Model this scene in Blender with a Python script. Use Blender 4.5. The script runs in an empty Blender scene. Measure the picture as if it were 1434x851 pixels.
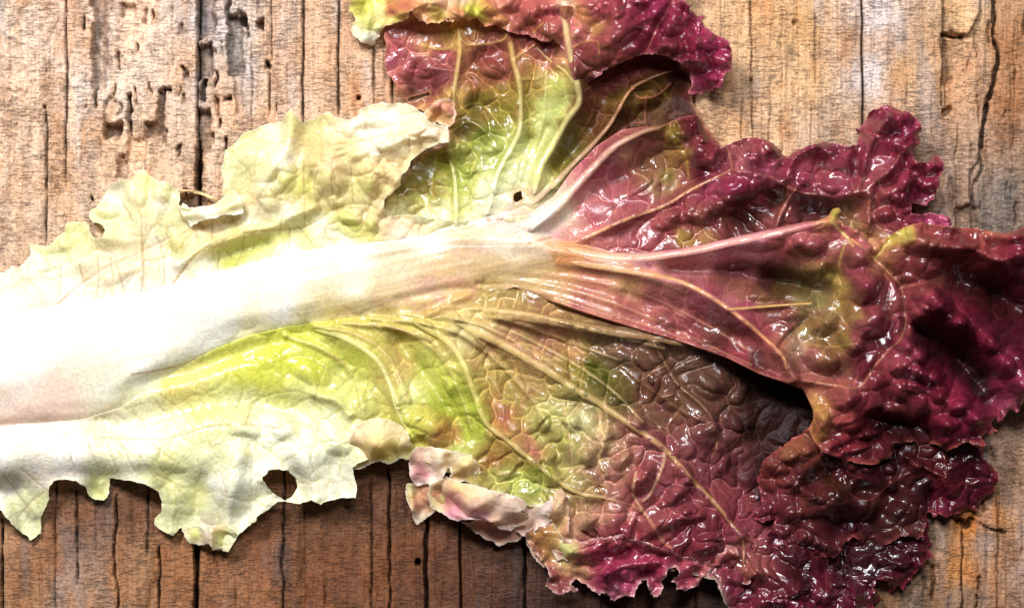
import bpy, math
import numpy as np

# ----------------------------------------------------------------- camera, light, exposure
U = 0.0002                      # metres per photo pixel (the picture spans about 29 cm)
S = bpy.context.scene
CAM_H = 1.2

def px(x, y, z=0.0):
    return ((x-717.0)*U, -(y-425.5)*U, z*U)

cam_d = bpy.data.cameras.new("Camera")
cam = bpy.data.objects.new("Camera", cam_d)
S.collection.objects.link(cam)
cam.location = (0, 0, CAM_H)
cam.rotation_euler = (0, 0, 0)
cam_d.sensor_width = 36.0
cam_d.lens = 36.0*CAM_H/(1434*U)
cam_d.clip_start = 0.05
cam_d.clip_end = 10
cam_d.dof.use_dof = True
cam_d.dof.focus_distance = CAM_H-0.008
cam_d.dof.aperture_fstop = 5.6
S.camera = cam

W = bpy.data.worlds.new("World"); S.world = W; W.use_nodes = True
bg = W.node_tree.nodes["Background"]
bg.inputs[0].default_value = (0.86, 0.9, 1.0, 1)
bg.inputs[1].default_value = 0.075

def area(name, loc, target, size, power, col=(1, 1, 1)):
    d = bpy.data.lights.new(name, 'AREA'); d.shape = 'RECTANGLE'
    d.size, d.size_y = size; d.energy = power; d.color = col
    o = bpy.data.objects.new(name, d); S.collection.objects.link(o)
    o.location = loc
    from mathutils import Vector
    o.rotation_euler = (Vector(target)-Vector(loc)).to_track_quat('-Z', 'Y').to_euler()
    return o
area("window_light", (-0.38, 0.54, 0.78), (-0.02, 0.0, 0.0), (0.28, 0.20), 21.0, (1.0, 0.985, 0.99))
area("top_fill", (0.10, 0.34, 0.80), (0.03, 0.0, 0.0), (0.26, 0.13), 8.5, (0.90, 0.93, 1.0))  # added overhead fill lamp for broader wet sheen

S.view_settings.view_transform = 'Standard'
S.view_settings.look = 'None'
S.view_settings.exposure = -0.34
S.view_settings.gamma = 1.0

# ----------------------------------------------------------------- maths helpers
def hsh(i, j, seed):
    i = i.astype(np.int64); j = j.astype(np.int64)
    n = (i*73856093) ^ (j*19349663) ^ (seed*83492791 + 1013904223)
    n &= 0xffffffff
    n = ((n ^ (n >> 15))*2246822519) & 0xffffffff
    n = ((n ^ (n >> 13))*3266489917) & 0xffffffff
    n ^= n >> 16
    return n.astype(np.float64)/4294967295.0

def vnoise(x, y, seed=0):
    xi = np.floor(x); yi = np.floor(y)
    fx = x-xi; fy = y-yi
    fx = fx*fx*fx*(fx*(fx*6-15)+10); fy = fy*fy*fy*(fy*(fy*6-15)+10)
    a = hsh(xi, yi, seed); b = hsh(xi+1, yi, seed)
    c = hsh(xi, yi+1, seed); d = hsh(xi+1, yi+1, seed)
    return (a*(1-fx)+b*fx)*(1-fy)+(c*(1-fx)+d*fx)*fy   # 0..1

def fbm(x, y, sc, seed=0, octv=3, g=0.5):
    s = 0; a = 1; t = 0
    for o in range(octv):
        s = s+a*(vnoise(x/sc+o*17.3, y/sc+o*9.1, seed+o)-0.5)*2
        t += a; a *= g; sc = sc*0.5
    return s/t*1.6

def voro(x, y, sc, seed=0, jit=0.85):
    gx = x/sc; gy = y/sc
    xi = np.floor(gx); yi = np.floor(gy)
    f1 = np.full(x.shape, 9.0); f2 = np.full(x.shape, 9.0); cid = np.zeros(x.shape)
    for dx in (-1, 0, 1):
        for dy in (-1, 0, 1):
            cx = xi+dx; cy = yi+dy
            h1 = hsh(cx, cy, seed); h2 = hsh(cx, cy, seed+7)
            ax = cx+0.5+(h1-0.5)*jit; ay = cy+0.5+(h2-0.5)*jit
            d = np.hypot(ax-gx, ay-gy)
            m = d < f1
            f2 = np.where(m, f1, np.minimum(f2, d))
            cid = np.where(m, h1, cid)
            f1 = np.where(m, d, f1)
    return f1, f2, cid

def smooth(pts, n=4):
    p = np.array(pts, float)
    if len(p) < 3: return p
    out = []
    q = np.vstack([2*p[0]-p[1], p, 2*p[-1]-p[-2]])
    for i in range(1, len(q)-2):
        for k in range(n):
            t = k/n
            out.append(0.5*((2*q[i])+(-q[i-1]+q[i+1])*t+(2*q[i-1]-5*q[i]+4*q[i+1]-q[i+2])*t*t
                            + (-q[i-1]+3*q[i]-3*q[i+1]+q[i+2])*t**3))
    out.append(p[-1])
    return np.array(out)

def polydist(X, Y, P):
    """distance to polyline, and 0..1 position along it"""
    best = np.full(X.shape, 1e9); tt = np.zeros(X.shape)
    L = np.concatenate([[0], np.cumsum(np.hypot(*(np.diff(P, axis=0).T)))]); tot = max(L[-1], 1e-6)
    for i in range(len(P)-1):
        ax, ay = P[i]; bx, by = P[i+1]
        dx, dy = bx-ax, by-ay; l2 = dx*dx+dy*dy+1e-9
        t = np.clip(((X-ax)*dx+(Y-ay)*dy)/l2, 0, 1)
        d = np.hypot(X-ax-t*dx, Y-ay-t*dy)
        m = d < best
        best = np.where(m, d, best)
        tt = np.where(m, (L[i]+t*(L[i+1]-L[i]))/tot, tt)
    return best, tt

def sdf_poly(X, Y, P):
    P = np.array(P, float)
    Q = np.vstack([P, P[:1]])
    d, _ = polydist(X, Y, Q)
    ins = np.zeros(X.shape, bool)
    for i in range(len(P)):
        x1, y1 = Q[i]; x2, y2 = Q[i+1]
        if y1 == y2: continue
        c = ((y1 > Y) != (y2 > Y)) & (X < (x2-x1)*(Y-y1)/(y2-y1)+x1)
        ins ^= c
    return np.where(ins, d, -d)

def idw(X, Y, C, p=3.0, soft=12.0):
    """smooth interpolation of scattered values; C rows: x, y, v..."""
    C = np.array(C, float); nv = C.shape[1]-2
    num = [np.zeros(X.shape) for _ in range(nv)]; den = np.zeros(X.shape)
    for r in C:
        w = 1.0/((X-r[0])**2+(Y-r[1])**2+soft**2)**(p/2)
        den += w
        for k in range(nv): num[k] += w*r[2+k]
    return [n/den for n in num]

def idw_fast(X, Y, C, p=3.0, soft=12.0):
    x0, x1, y0, y1 = X.min(), X.max(), Y.min(), Y.max(); st = 4.0
    gx = np.arange(x0-st, x1+2*st, st); gy = np.arange(y0-st, y1+2*st, st)
    GX, GY = np.meshgrid(gx, gy)
    V = idw(GX, GY, C, p, soft)
    fx = (X-gx[0])/st; fy = (Y-gy[0])/st
    i = np.clip(fx.astype(int), 0, len(gx)-2); j = np.clip(fy.astype(int), 0, len(gy)-2)
    fx = fx-i; fy = fy-j
    return [(v[j, i]*(1-fx)+v[j, i+1]*fx)*(1-fy)+(v[j+1, i]*(1-fx)+v[j+1, i+1]*fx)*fy for v in V]

def s2l(c):
    c = np.clip(np.asarray(c, float), 0, 255)/255.0
    return np.where(c <= 0.04045, c/12.92, ((c+0.055)/1.055)**2.4)

def sst(a, b, x):
    t = np.clip((x-a)/(b-a), 0, 1); return t*t*(3-2*t)

# each stroke is evaluated only near itself
def stroke(X, Y, pts, reach):
    P = smooth(pts) if len(pts) > 2 else np.array(pts, float)
    lo = P.min(0)-reach; hi = P.max(0)+reach
    m = (X > lo[0]) & (X < hi[0]) & (Y > lo[1]) & (Y < hi[1])
    if not m.any(): return None
    d, t = polydist(X[m], Y[m], P)
    return m, d, t

def add_ridges(X, Y, Z, ridges):
    for r in ridges:
        pts, h0, h1, w0, w1 = r[:5]; kind = r[5] if len(r) > 5 else 'g'
        s = stroke(X, Y, pts, 3.2*max(w0, w1))
        if s is None: continue
        m, d, t = s
        h = h0+(h1-h0)*t; w = w0+(w1-w0)*t
        if kind == 'c': v = h*np.exp(-d/w)
        else: v = h*np.exp(-(d/w)**2)
        Z[m] += v
    return Z

def add_domes(X, Y, Z, domes):
    for dm in domes:
        cx, cy, rx, ry, rot, h = dm[:6]; e = dm[6] if len(dm) > 6 else 1.0
        R = max(rx, ry)*1.15
        m = (abs(X-cx) < R) & (abs(Y-cy) < R)
        if not m.any(): continue
        x = X[m]-cx; y = Y[m]-cy
        wl = 1.5*min(rx, ry)+5; wx = fbm(X[m], Y[m], wl, 5, 2)*0.2*min(rx, ry); wy = fbm(X[m], Y[m], wl, 6, 2)*0.2*min(rx, ry)
        a = math.radians(rot); c, s_ = math.cos(a), math.sin(a)
        u = (x*c+y*s_+wx)/rx; v = (-x*s_+y*c+wy)/ry
        q = np.clip(1-(u*u+v*v), 0, 1)
        Z[m] += h*(q**(e+DE))
    return Z

DE = 0.30
def crinkle(X, Y, big, small, seed=3, sb=46, ss=19):
    """puckered tissue between a net of sunken veins. big, small: height arrays"""
    wx = X+fbm(X, Y, 60, seed+1)*14+fbm(X, Y, 18, seed+11, 2)*3.5
    wy = Y+fbm(X, Y, 60, seed+2)*14+fbm(X, Y, 18, seed+12, 2)*3.5
    f1, f2, c1 = voro(wx, wy, sb, seed)
    e1 = f2-f1
    z = 1.35*big*((1-np.exp(-3.2*np.clip(e1, 0, 1)))*(0.55+0.9*c1))
    g1, g2, c2 = voro(wx+31, wy-12, ss, seed+50)
    e2 = g2-g1
    z = z+0.5*small*(np.sqrt(np.clip(e2, 0, 1)+0.01)*(0.5+c2))
    return z, e1*sb, e2*ss

WETC = [(0,560,.1),(100,330,.25),(0,700,.15),(250,700,.2),(250,540,.3),(350,700,.3),(440,550,.45),(480,640,.3),(200,290,.4),(340,230,.5),(380,230,.6),(470,200,.7),(540,200,.8),(600,280,.5),(620,620,.3),(700,700,.2),(600,530,.35),(640,200,.25),(700,120,.25),(720,210,.8),(750,240,.8),(700,20,.5),(600,20,.5),(510,30,.3),(850,30,1),(1000,90,1),(880,130,.12),(950,140,.0),(970,165,.0),(930,165,.05),
 (840,180,.15),(880,260,.9),(830,300,.7),(960,190,.8),(1040,240,1),(1200,240,1),(1290,250,.8),(900,360,.6),(1050,335,.9),(1000,420,.9),(930,430,.3),(860,420,.3),(1060,400,.2),(1130,490,1),(1140,420,.6),(1220,440,1),(1300,400,1),(1400,350,1),(1280,520,1),(1420,540,.8),(1390,430,.2),(1340,500,.1),(1180,590,.6),(1100,680,.35),(1150,690,.8),(1200,740,.2),(1370,670,.4),(1260,620,.1),(1200,820,1),(1060,810,.9),
 (700,500,.15),(700,600,.2),(800,600,.4),(860,500,.7),(830,540,.25),(950,540,.5),(980,610,.9),(1020,600,.2),(1060,560,0),(1100,580,.05),(1070,620,.05),(1050,500,.05),(1120,540,.05),(1000,560,.2),(1030,640,.15),(900,600,.5),(930,700,.8),(880,760,.7),(950,800,.8),(780,700,.5),(800,760,.4),(600,350,.3),(750,350,.6),(640,440,.2)]
# ----------------------------------------------------------------- mesh helpers
def make_mesh(name, V, F, cols=None, mat=None, parent=None, rot=True):
    me = bpy.data.meshes.new(name)
    V = np.asarray(V, np.float32); F = np.asarray(F, np.int32)
    me.vertices.add(len(V)); me.vertices.foreach_set('co', V.ravel())
    me.loops.add(F.size); me.loops.foreach_set('vertex_index', F.ravel())
    me.polygons.add(len(F))
    me.polygons.foreach_set('loop_start', np.arange(0, F.size, F.shape[1], dtype=np.int32))
    me.polygons.foreach_set('loop_total', np.full(len(F), F.shape[1], np.int32))
    me.polygons.foreach_set('use_smooth', np.ones(len(F), bool))
    me.update(calc_edges=True)
    if cols is not None:
        a = me.color_attributes.new('Col', 'FLOAT_COLOR', 'POINT')
        c = np.ones((len(V), 4), np.float32); c[:, :cols.shape[1]] = cols
        if cols.shape[1] == 3 and mat is not None and 'leaf' in mat.name:
            c[:, 3] = idw_fast(V[:, 0]/U/KF+717, 425.5-V[:, 1]/U/KF, WETC, 3, 15)[0]
        a.data.foreach_set('color', c.ravel())
    if mat: me.materials.append(mat)
    o = bpy.data.objects.new(name, me); S.collection.objects.link(o)
    if parent is not None: o.parent = parent
    return o
WET = None

def tag(o, label=None, cat=None, group=None, kind=None):
    if label: o['label'] = label
    if cat: o['category'] = cat
    if group: o['group'] = group
    if kind: o['kind'] = kind
    return o

def empty(name, loc=(0, 0, 0)):
    o = bpy.data.objects.new(name, None); S.collection.objects.link(o)
    o.location = loc; o.empty_display_size = 0.01
    return o

# ----------------------------------------------------------------- materials
def nt(mat):
    mat.use_nodes = True
    t = mat.node_tree; t.nodes.clear()
    return t
def N(t, typ, **kw):
    n = t.nodes.new(typ)
    for k, v in kw.items():
        if k.startswith('i_'):
            key = k[2:].replace('_', ' ')
            n.inputs[int(key) if key.isdigit() else key].default_value = v
        else: setattr(n, k, v)
    return n

def leaf_material(name, sss=0.0, coat=1.0, coat_rough=0.13, rough=0.42, bump=0.5, trans=0.22, speck=1.0):
    m = bpy.data.materials.new(name); t = nt(m); L = t.links.new
    geo = N(t, 'ShaderNodeNewGeometry')
    mp = N(t, 'ShaderNodeMapping'); mp.inputs['Scale'].default_value = (1/U,)*3
    L(geo.outputs['Position'], mp.inputs['Vector'])
    col = N(t, 'ShaderNodeVertexColor', layer_name='Col')
    # pigment mottling
    n1 = N(t, 'ShaderNodeTexNoise', i_Scale=0.22, i_Detail=4.0, i_Roughness=0.62)
    L(mp.outputs[0], n1.inputs['Vector'])
    r1 = N(t, 'ShaderNodeMapRange'); r1.inputs[1].default_value = 0.3; r1.inputs[2].default_value = 0.7
    r1.inputs[3].default_value = 0.80; r1.inputs[4].default_value = 1.14
    L(n1.outputs['Fac'], r1.inputs[0])
    mul = N(t, 'ShaderNodeVectorMath', operation='SCALE')
    L(col.outputs['Color'], mul.inputs[0]); L(r1.outputs[0], mul.inputs['Scale'])
    # pores
    n2 = N(t, 'ShaderNodeTexNoise', i_Scale=0.75, i_Detail=2.0, i_Roughness=0.6)
    L(mp.outputs[0], n2.inputs['Vector'])
    n3 = N(t, 'ShaderNodeTexVoronoi', i_Scale=0.11); n3.feature = 'DISTANCE_TO_EDGE'
    wn = N(t, 'ShaderNodeTexNoise', i_Scale=0.06, i_Detail=2.0)
    L(mp.outputs[0], wn.inputs['Vector'])
    va = N(t, 'ShaderNodeVectorMath', operation='MULTIPLY_ADD')
    va.inputs[1].default_value = (9, 9, 9)
    L(wn.outputs['Color'], va.inputs[0]); L(mp.outputs[0], va.inputs[2]); L(va.outputs[0], n3.inputs['Vector'])
    cl = N(t, 'ShaderNodeMapRange'); cl.inputs[1].default_value = 0.0; cl.inputs[2].default_value = 0.16
    L(n3.outputs['Distance'], cl.inputs[0])
    b1 = N(t, 'ShaderNodeBump'); b1.inputs['Strength'].default_value = bump*0.4; b1.inputs['Distance'].default_value = 1.3*U
    L(cl.outputs[0], b1.inputs['Height'])
    b2 = N(t, 'ShaderNodeBump'); b2.inputs['Strength'].default_value = bump*0.6; b2.inputs['Distance'].default_value = 0.8*U
    L(n2.outputs['Fac'], b2.inputs['Height']); L(b1.outputs[0], b2.inputs['Normal'])
    # wet film is patchy: roughness of the coat varies
    n4 = N(t, 'ShaderNodeTexNoise', i_Scale=0.028, i_Detail=3.0, i_Roughness=0.6)
    L(mp.outputs[0], n4.inputs['Vector'])
    r4 = N(t, 'ShaderNodeMapRange'); r4.inputs[1].default_value = 0.42; r4.inputs[2].default_value = 0.6
    r4.inputs[3].default_value = coat_rough*0.6; r4.inputs[4].default_value = coat_rough*2.2
    L(n4.outputs['Fac'], r4.inputs[0])
    n5 = N(t, 'ShaderNodeTexNoise', i_Scale=0.16, i_Detail=3.0, i_Roughness=0.55)
    L(mp.outputs[0], n5.inputs['Vector'])
    b3 = N(t, 'ShaderNodeBump'); b3.inputs['Strength'].default_value = 0.3*speck; b3.inputs['Distance'].default_value = 2.0*U
    L(n5.outputs['Fac'], b3.inputs['Height'])
    p = N(t, 'ShaderNodeBsdfPrincipled')
    L(mul.outputs[0], p.inputs['Base Color'])
    p.inputs['Roughness'].default_value = rough
    if sss: p.inputs['Subsurface Weight'].default_value = sss; p.inputs['Subsurface Radius'].default_value = (1.0, 0.75, 0.3); p.inputs['Subsurface Scale'].default_value = 0.0035
    p.inputs['Specular IOR Level'].default_value = 0.09
    wl = N(t, 'ShaderNodeMath', operation='MULTIPLY'); wl.inputs[1].default_value = coat; L(col.outputs['Alpha'], wl.inputs[0]); L(wl.outputs[0], p.inputs['Coat Weight'])
    p.inputs['Coat IOR'].default_value = 1.72
    L(r4.outputs[0], p.inputs['Coat Roughness'])
    L(b2.outputs[0], p.inputs['Normal']); L(b3.outputs[0], p.inputs['Coat Normal'])
    tr = N(t, 'ShaderNodeBsdfTranslucent'); L(mul.outputs[0], tr.inputs['Color'])
    mx = N(t, 'ShaderNodeMixShader', i_0=trans)
    L(p.outputs[0], mx.inputs[1]); L(tr.outputs[0], mx.inputs[2])
    out = N(t, 'ShaderNodeOutputMaterial'); L(mx.outputs[0], out.inputs['Surface'])
    return m

def wood_material(name):
    m = bpy.data.materials.new(name); t = nt(m); L = t.links.new
    geo = N(t, 'ShaderNodeNewGeometry')
    mp = N(t, 'ShaderNodeMapping'); mp.inputs['Scale'].default_value = (1/U,)*3
    L(geo.outputs['Position'], mp.inputs['Vector'])
    col = N(t, 'ShaderNodeVertexColor', layer_name='Col')
    def noise(sx, sy, det, rough, off=0):
        q = N(t, 'ShaderNodeMapping'); q.inputs['Scale'].default_value = (sx, sy, 0.02)
        q.inputs['Location'].default_value = (off, off*1.7, 0)
        L(mp.outputs[0], q.inputs['Vector'])
        n = N(t, 'ShaderNodeTexNoise', i_Scale=1.0, i_Detail=det, i_Roughness=rough, i_Distortion=0.55)
        L(q.outputs[0], n.inputs['Vector']); return n
    def rng(n, a, b, c, d):
        r = N(t, 'ShaderNodeMapRange'); r.inputs[1].default_value = a; r.inputs[2].default_value = b
        r.inputs[3].default_value = c; r.inputs[4].default_value = d
        L(n, r.inputs[0]); return r.outputs[0]
    fibre = noise(0.30, 0.012, 4.0, 0.6)             # long grain
    checks = noise(0.055, 0.30, 3.0, 0.62, 40)       # short cross-grain checks
    checks2 = noise(0.11, 0.42, 2.0, 0.6, 90)
    speck = noise(0.35, 0.30, 4.0, 0.7, 12)
    patch = noise(0.020, 0.011, 3.0, 0.55, 5)
    f = rng(fibre.outputs['Fac'], 0.3, 0.7, 0.80, 1.14)
    clump = noise(0.030, 0.022, 3.0, 0.6, 71)
    lift = N(t, 'ShaderNodeMath', operation='MULTIPLY_ADD'); lift.inputs[1].default_value = 0.42
    L(clump.outputs['Fac'], lift.inputs[0]); L(checks.outputs['Fac'], lift.inputs[2])
    lift2 = N(t, 'ShaderNodeMath', operation='MULTIPLY_ADD'); lift2.inputs[1].default_value = 0.42
    L(clump.outputs['Fac'], lift2.inputs[0]); L(checks2.outputs['Fac'], lift2.inputs[2])
    c1 = rng(lift.outputs[0], 0.54, 0.66, 0.56, 1.0)
    c2 = rng(lift2.outputs[0], 0.54, 0.67, 0.62, 1.0)
    s1 = rng(speck.outputs['Fac'], 0.32, 0.66, 0.56, 1.24)
    def mul(a, b):
        k = N(t, 'ShaderNodeMath', operation='MULTIPLY'); L(a, k.inputs[0]); L(b, k.inputs[1]); return k.outputs[0]
    tot = mul(mul(f, s1), mul(c1, c2))
    sc = N(t, 'ShaderNodeVectorMath', operation='SCALE'); L(col.outputs['Color'], sc.inputs[0]); L(tot, sc.inputs['Scale'])
    # warm/orange and grey patches
    mixc = N(t, 'ShaderNodeMix', data_type='RGBA', blend_type='MULTIPLY'); mixc.inputs[7].default_value = (1.04, 0.92, 0.80, 1)
    pf = rng(patch.outputs['Fac'], 0.46, 0.62, 0.0, 0.85); L(pf, mixc.inputs[0]); L(sc.outputs[0], mixc.inputs[6])
    b1 = N(t, 'ShaderNodeBump'); b1.inputs['Strength'].default_value = 0.9; b1.inputs['Distance'].default_value = 2.4*U
    L(mul(c1, c2), b1.inputs['Height'])
    b2 = N(t, 'ShaderNodeBump'); b2.inputs['Strength'].default_value = 0.8; b2.inputs['Distance'].default_value = 1.5*U
    L(speck.outputs['Fac'], b2.inputs['Height']); L(b1.outputs[0], b2.inputs['Normal'])
    b3 = N(t, 'ShaderNodeBump'); b3.inputs['Strength'].default_value = 0.7; b3.inputs['Distance'].default_value = 1.6*U
    L(fibre.outputs['Fac'], b3.inputs['Height']); L(b2.outputs[0], b3.inputs['Normal'])
    p = N(t, 'ShaderNodeBsdfPrincipled')
    L(mixc.outputs[2], p.inputs['Base Color']); p.inputs['Roughness'].default_value = 0.62
    p.inputs['Specular IOR Level'].default_value = 0.35
    L(b3.outputs[0], p.inputs['Normal'])
    out = N(t, 'ShaderNodeOutputMaterial'); L(p.outputs[0], out.inputs['Surface'])
    return m

M_leaf = leaf_material("wet_leaf")
M_pale = leaf_material("pale_leaf", sss=0.5, coat=0.45, coat_rough=0.2, rough=0.45, bump=0.35, trans=0.30, speck=0.8)
M_rib = leaf_material("leaf_rib", sss=0.4, coat=0.6, coat_rough=0.16, rough=0.4, bump=0.25, trans=0.05, speck=0.5)
M_wood = wood_material("weathered_wood")

# ================================================================= WOODEN TABLETOP
# cracks along the grain: x at top, y0, y1, half-width, depth, wander
CR = [
 (15,-60,300,1.0,6,2),(65,150,345,1.8,14,2),(92,-60,255,2.0,14,3),(65,60,160,0.8,5,2),
 (218,-60,75,0.8,4,2),(242,-60,95,1.2,7,2),(250,120,250,0.7,3,2),(141,195,250,1.0,8,1),
 (353,60,185,1.3,9,3),(362,-10,28,1.2,8,1),(380,-60,95,1.4,10,1.5),(377,96,166,1.6,12,2),(387,138,170,1.6,12,1),
 (403,-20,150,0.9,5,2),(424,-60,172,2.0,18,2),(473,-60,165,2.2,18,4),(523,40,145,1.5,12,1),(549,30,150,2.0,12,2),
 (3,725,920,2.2,20,1),(78,670,920,1.2,10,3),(58,690,900,0.8,5,3),(108,685,818,1.7,14,2),
 (135,690,770,0.9,7,2),(163,690,920,1.9,16,6),(207,680,782,1.4,12,2),(222,762,920,2.2,18,3),
 (274,748,920,3.6,34,2),(300,768,800,1.3,9,1),(330,780,920,0.8,5,2),(397,650,920,1.6,12,5),(428,700,900,0.9,6,3),
 (455,800,860,1.0,8,1),(520,670,920,1.5,12,4),(545,655,920,2.0,16,4),
 (597,690,920,3.0,28,3),(611,730,900,0.7,4,2),(735,720,920,2.6,26,2),(690,760,900,0.8,5,2),(760,790,900,0.7,4,2),(843,800,900,0.9,6,2),(975,820,900,1.6,10,2),(1160,800,900,1.2,8,3),
 (1052,-60,215,1.4,9,4),(1039,130,215,1.2,8,3),(1078,110,215,1.0,6,3),(1095,20,215,1.0,6,3),(1142,10,120,1.2,7,3),(1136,150,215,1.0,6,2),
 (1118,-60,110,0.8,4,3),(1010,-60,150,0.8,4,3),(1174,-60,200,0.7,4,3),(1225,0,150,0.7,3,4),(1270,30,160,0.7,3,4),
 (1340,170,330,1.0,6,6),(1420,30,300,0.8,4,6),(1347,730,920,1.6,12,4),(1395,760,900,0.8,4,5),(1420,560,800,0.7,4,5),
]
CRP = [  # cracks that wander: points, half-width, depth
 ([(1389,-60),(1392,20),(1391,50),(1398,80),(1392,110),(1382,150),(1377,175),(1374,205)],2.6,22),
 ([(1330,722),(1342,730),(1362,727),(1388,741),(1412,745)],1.8,12),
 ([(1345,728),(1352,735),(1356,731)],5,20),
 ([(1364,290),(1362,262),(1374,240),(1370,215)],1.6,8),
 ([(1320,-60),(1321,60),(1318,120),(1320,160),(1330,156)],1.2,8),
]
# sunken rot channels: x0,y0,x1,y1, depth, left-edge sharpness, right-edge
PITS = [
 (130,-80,160,118,16,2,26),(129,70,150,128,12,2,10),(126,-40,140,12,16,3,5),(170,4,190,26,8,3,2),
 (146,170,172,196,20,3,5),(147,140,166,192,5,3,4),(178,128,184,192,16,1.5,1.5),(188,122,192,150,8,1,2),
 (202,173,227,194,16,2,2),(221,128,231,192,14,2,3),(224,122,240,131,14,2,3),(166,222,180,255,9,3,2),(178,190,206,240,5,3,4),
 (276,-80,303,56,20,2.5,9),(276,60,300,112,18,2,8),(281,112,290,143,22,2,2),(277,150,296,215,14,2,6),(274,205,284,300,18,3,4),
 (320,18,342,110,17,2,6),(334,18,348,40,22,1.5,1.5),(318,-80,324,60,14,2,3),(361,27,369,42,18,1.5,1.5),(372,88,380,98,16,2,2),
 (312,134,326,145,14,2,3),(288,190,302,206,12,2,3),(330,96,340,160,6,2,4),
 (253,272,290,300,16,3,6),
 (1320,48,1352,56,16,3,4),(1321,56,1334,120,7,2,8),(1318,150,1334,158,10,2,3),(1340,290,1372,330,8,8,8),
 (1300,232,1322,300,6,6,8),
]
import random
_r = random.Random(8)
for _ in range(46):
    cx, cy = _r.uniform(112, 350), _r.uniform(-20, 290); w, h = _r.uniform(2, 5), _r.uniform(6, 30)
    PITS.append((cx, cy, cx+w, cy+h, _r.uniform(7, 16), 1.2, 2.0))
for _ in range(40):
    cx, cy = _r.uniform(1212, 1434), _r.uniform(-20, 850); w, h = _r.uniform(2, 6), _r.uniform(10, 50)
    PITS.append((cx, cy, cx+w, cy+h, _r.uniform(3, 7), 1.5, 2.5))
SEAMS = [277.0, 645.0, 1208.5]
EDGE = [-95.0]+SEAMS+[1530.0]

def wood_height(X, Y, ia, ib):
    """X,Y px, ia/ib the plank's own edges"""
    wob = fbm(X*0, Y, 70, 21, 3)
    Z = fbm(X, Y*0.10, 22, 4, 4, 0.6)*3.2+fbm(X, Y*0.3, 120, 8, 2)*3.5
    rough = sst(520, 60, X)*sst(420, 160, Y)
    Z += (fbm(X, Y*0.7, 12, 31, 3, 0.65)*2.6)*(0.4+1.0*rough)
    f1, f2, _ = voro(X*1.6+fbm(X, Y, 12, 61, 2)*4, Y+fbm(X, Y, 12, 62, 2)*4, 9, 77)
    Z += np.minimum((f2-f1)*3.0, 1.2)*(0.3+rough)
    Z += 2.4*sst(0.15, 0.7, fbm(X*1.0, Y*0.25, 40, 44, 3))
    groove = np.zeros(X.shape)
    for (cx, y0, y1, w, dp, wd) in CR:
        m = (abs(X-cx) < 12+wd*2) & (Y > y0-6) & (Y < y1+6)
        if not m.any(): continue
        y = Y[m]; off = cx+fbm(y*0+cx*3.1, y, 38, 90, 3)*wd*0.55
        end = sst(y0-2, y0+18, y)*sst(y1+2, y1-18, y)
        ww = w*0.72*(0.65+0.5*(fbm(y*0+cx, y, 16, 93, 2)+1)*0.8)*end
        d = abs(X[m]-off)
        g = dp*sst(ww+0.9, ww*0.35, d)*(end > 0.04)
        groove[m] = np.maximum(groove[m], g)
    for P, w, dp in CRP:
        s = stroke(X, Y, P, 14)
        if s is None: continue
        m, d, tt = s
        d = d+fbm(X[m], Y[m], 9, 95, 2)*1.4
        groove[m] = np.maximum(groove[m], dp*sst(w+1.2, w*0.3, d))
    nx = fbm(X, Y, 15, 70, 3)*4.0; ny = fbm(X, Y, 12, 71, 3)*4.5
    pit = np.zeros(X.shape)
    for (x0, y0, x1, y1, dp, sl, sr) in PITS:
        m = (X > x0-10) & (X < x1+10) & (Y > y0-10) & (Y < y1+10)
        if not m.any(): continue
        x = X[m]+nx[m]*0.7; y = Y[m]+ny[m]
        g = dp*sst(x0-sl, x0+sl*0.5, x)*sst(x1+sr*0.2, x1-sr, x)*sst(y0-2, y0+3, y)*sst(y1+2, y1-7, y)
        pit[m] = np.maximum(pit[m], g)
    # small round worm holes
    for hx, hy, r, dp in ((585,787,4.2,14),(502,137,3.2,12),(62,150,2.5,8),(120,150,2,6),(1052,112,2.4,9),(1112,32,3,8)):
        d = np.hypot(X-hx, (Y-hy)*0.9)
        pit = np.maximum(pit, dp*sst(r+1, r-1, d))
    # peeled layer on the right: steps down across wandering lines
    e1 = 1320+fbm(Y*0, Y, 60, 15, 3)*6
    Z += 5*sst(e1+3, e1-1, X)*sst(1225, 1245, X)*sst(200, 150, Y)
    chip = sdf_poly(X, Y, [(1322,-60),(1324,20),(1326,42),(1340,50),(1356,51),(1362,40),(1372,20),(1378,-60)])
    Z += 12*sst(-1, 4, chip)*sst(-60, 45, Y)
    e2 = idw(Y*0, Y, [(0,-60,1389),(0,50,1391),(0,80,1398),(0,110,1392),(0,150,1382),(0,205,1374),(0,260,1360),(0,300,1364),(0,400,1380),(0,700,1400)], 4, 10)[0]
    Z += 6*sst(e2-2, e2-5, X)*sst(1240, 1330, X)
    Z -= groove+2.0*pit
    # rounded arrises towards the seams
    for e, sgn in ((ia, 1), (ib, -1)):
        d = (X-(e+wobE(Y, e)))*sgn
        Z -= 16*sst(3.2, -0.5, d)
    return Z, groove, pit

def wobE(Y, e):
    return fbm(np.asarray(Y)*0+e*2.3, Y, 70, 99, 3)*1.4*(0 if abs(e) > 1500 or e < 0 else 1)

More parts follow.
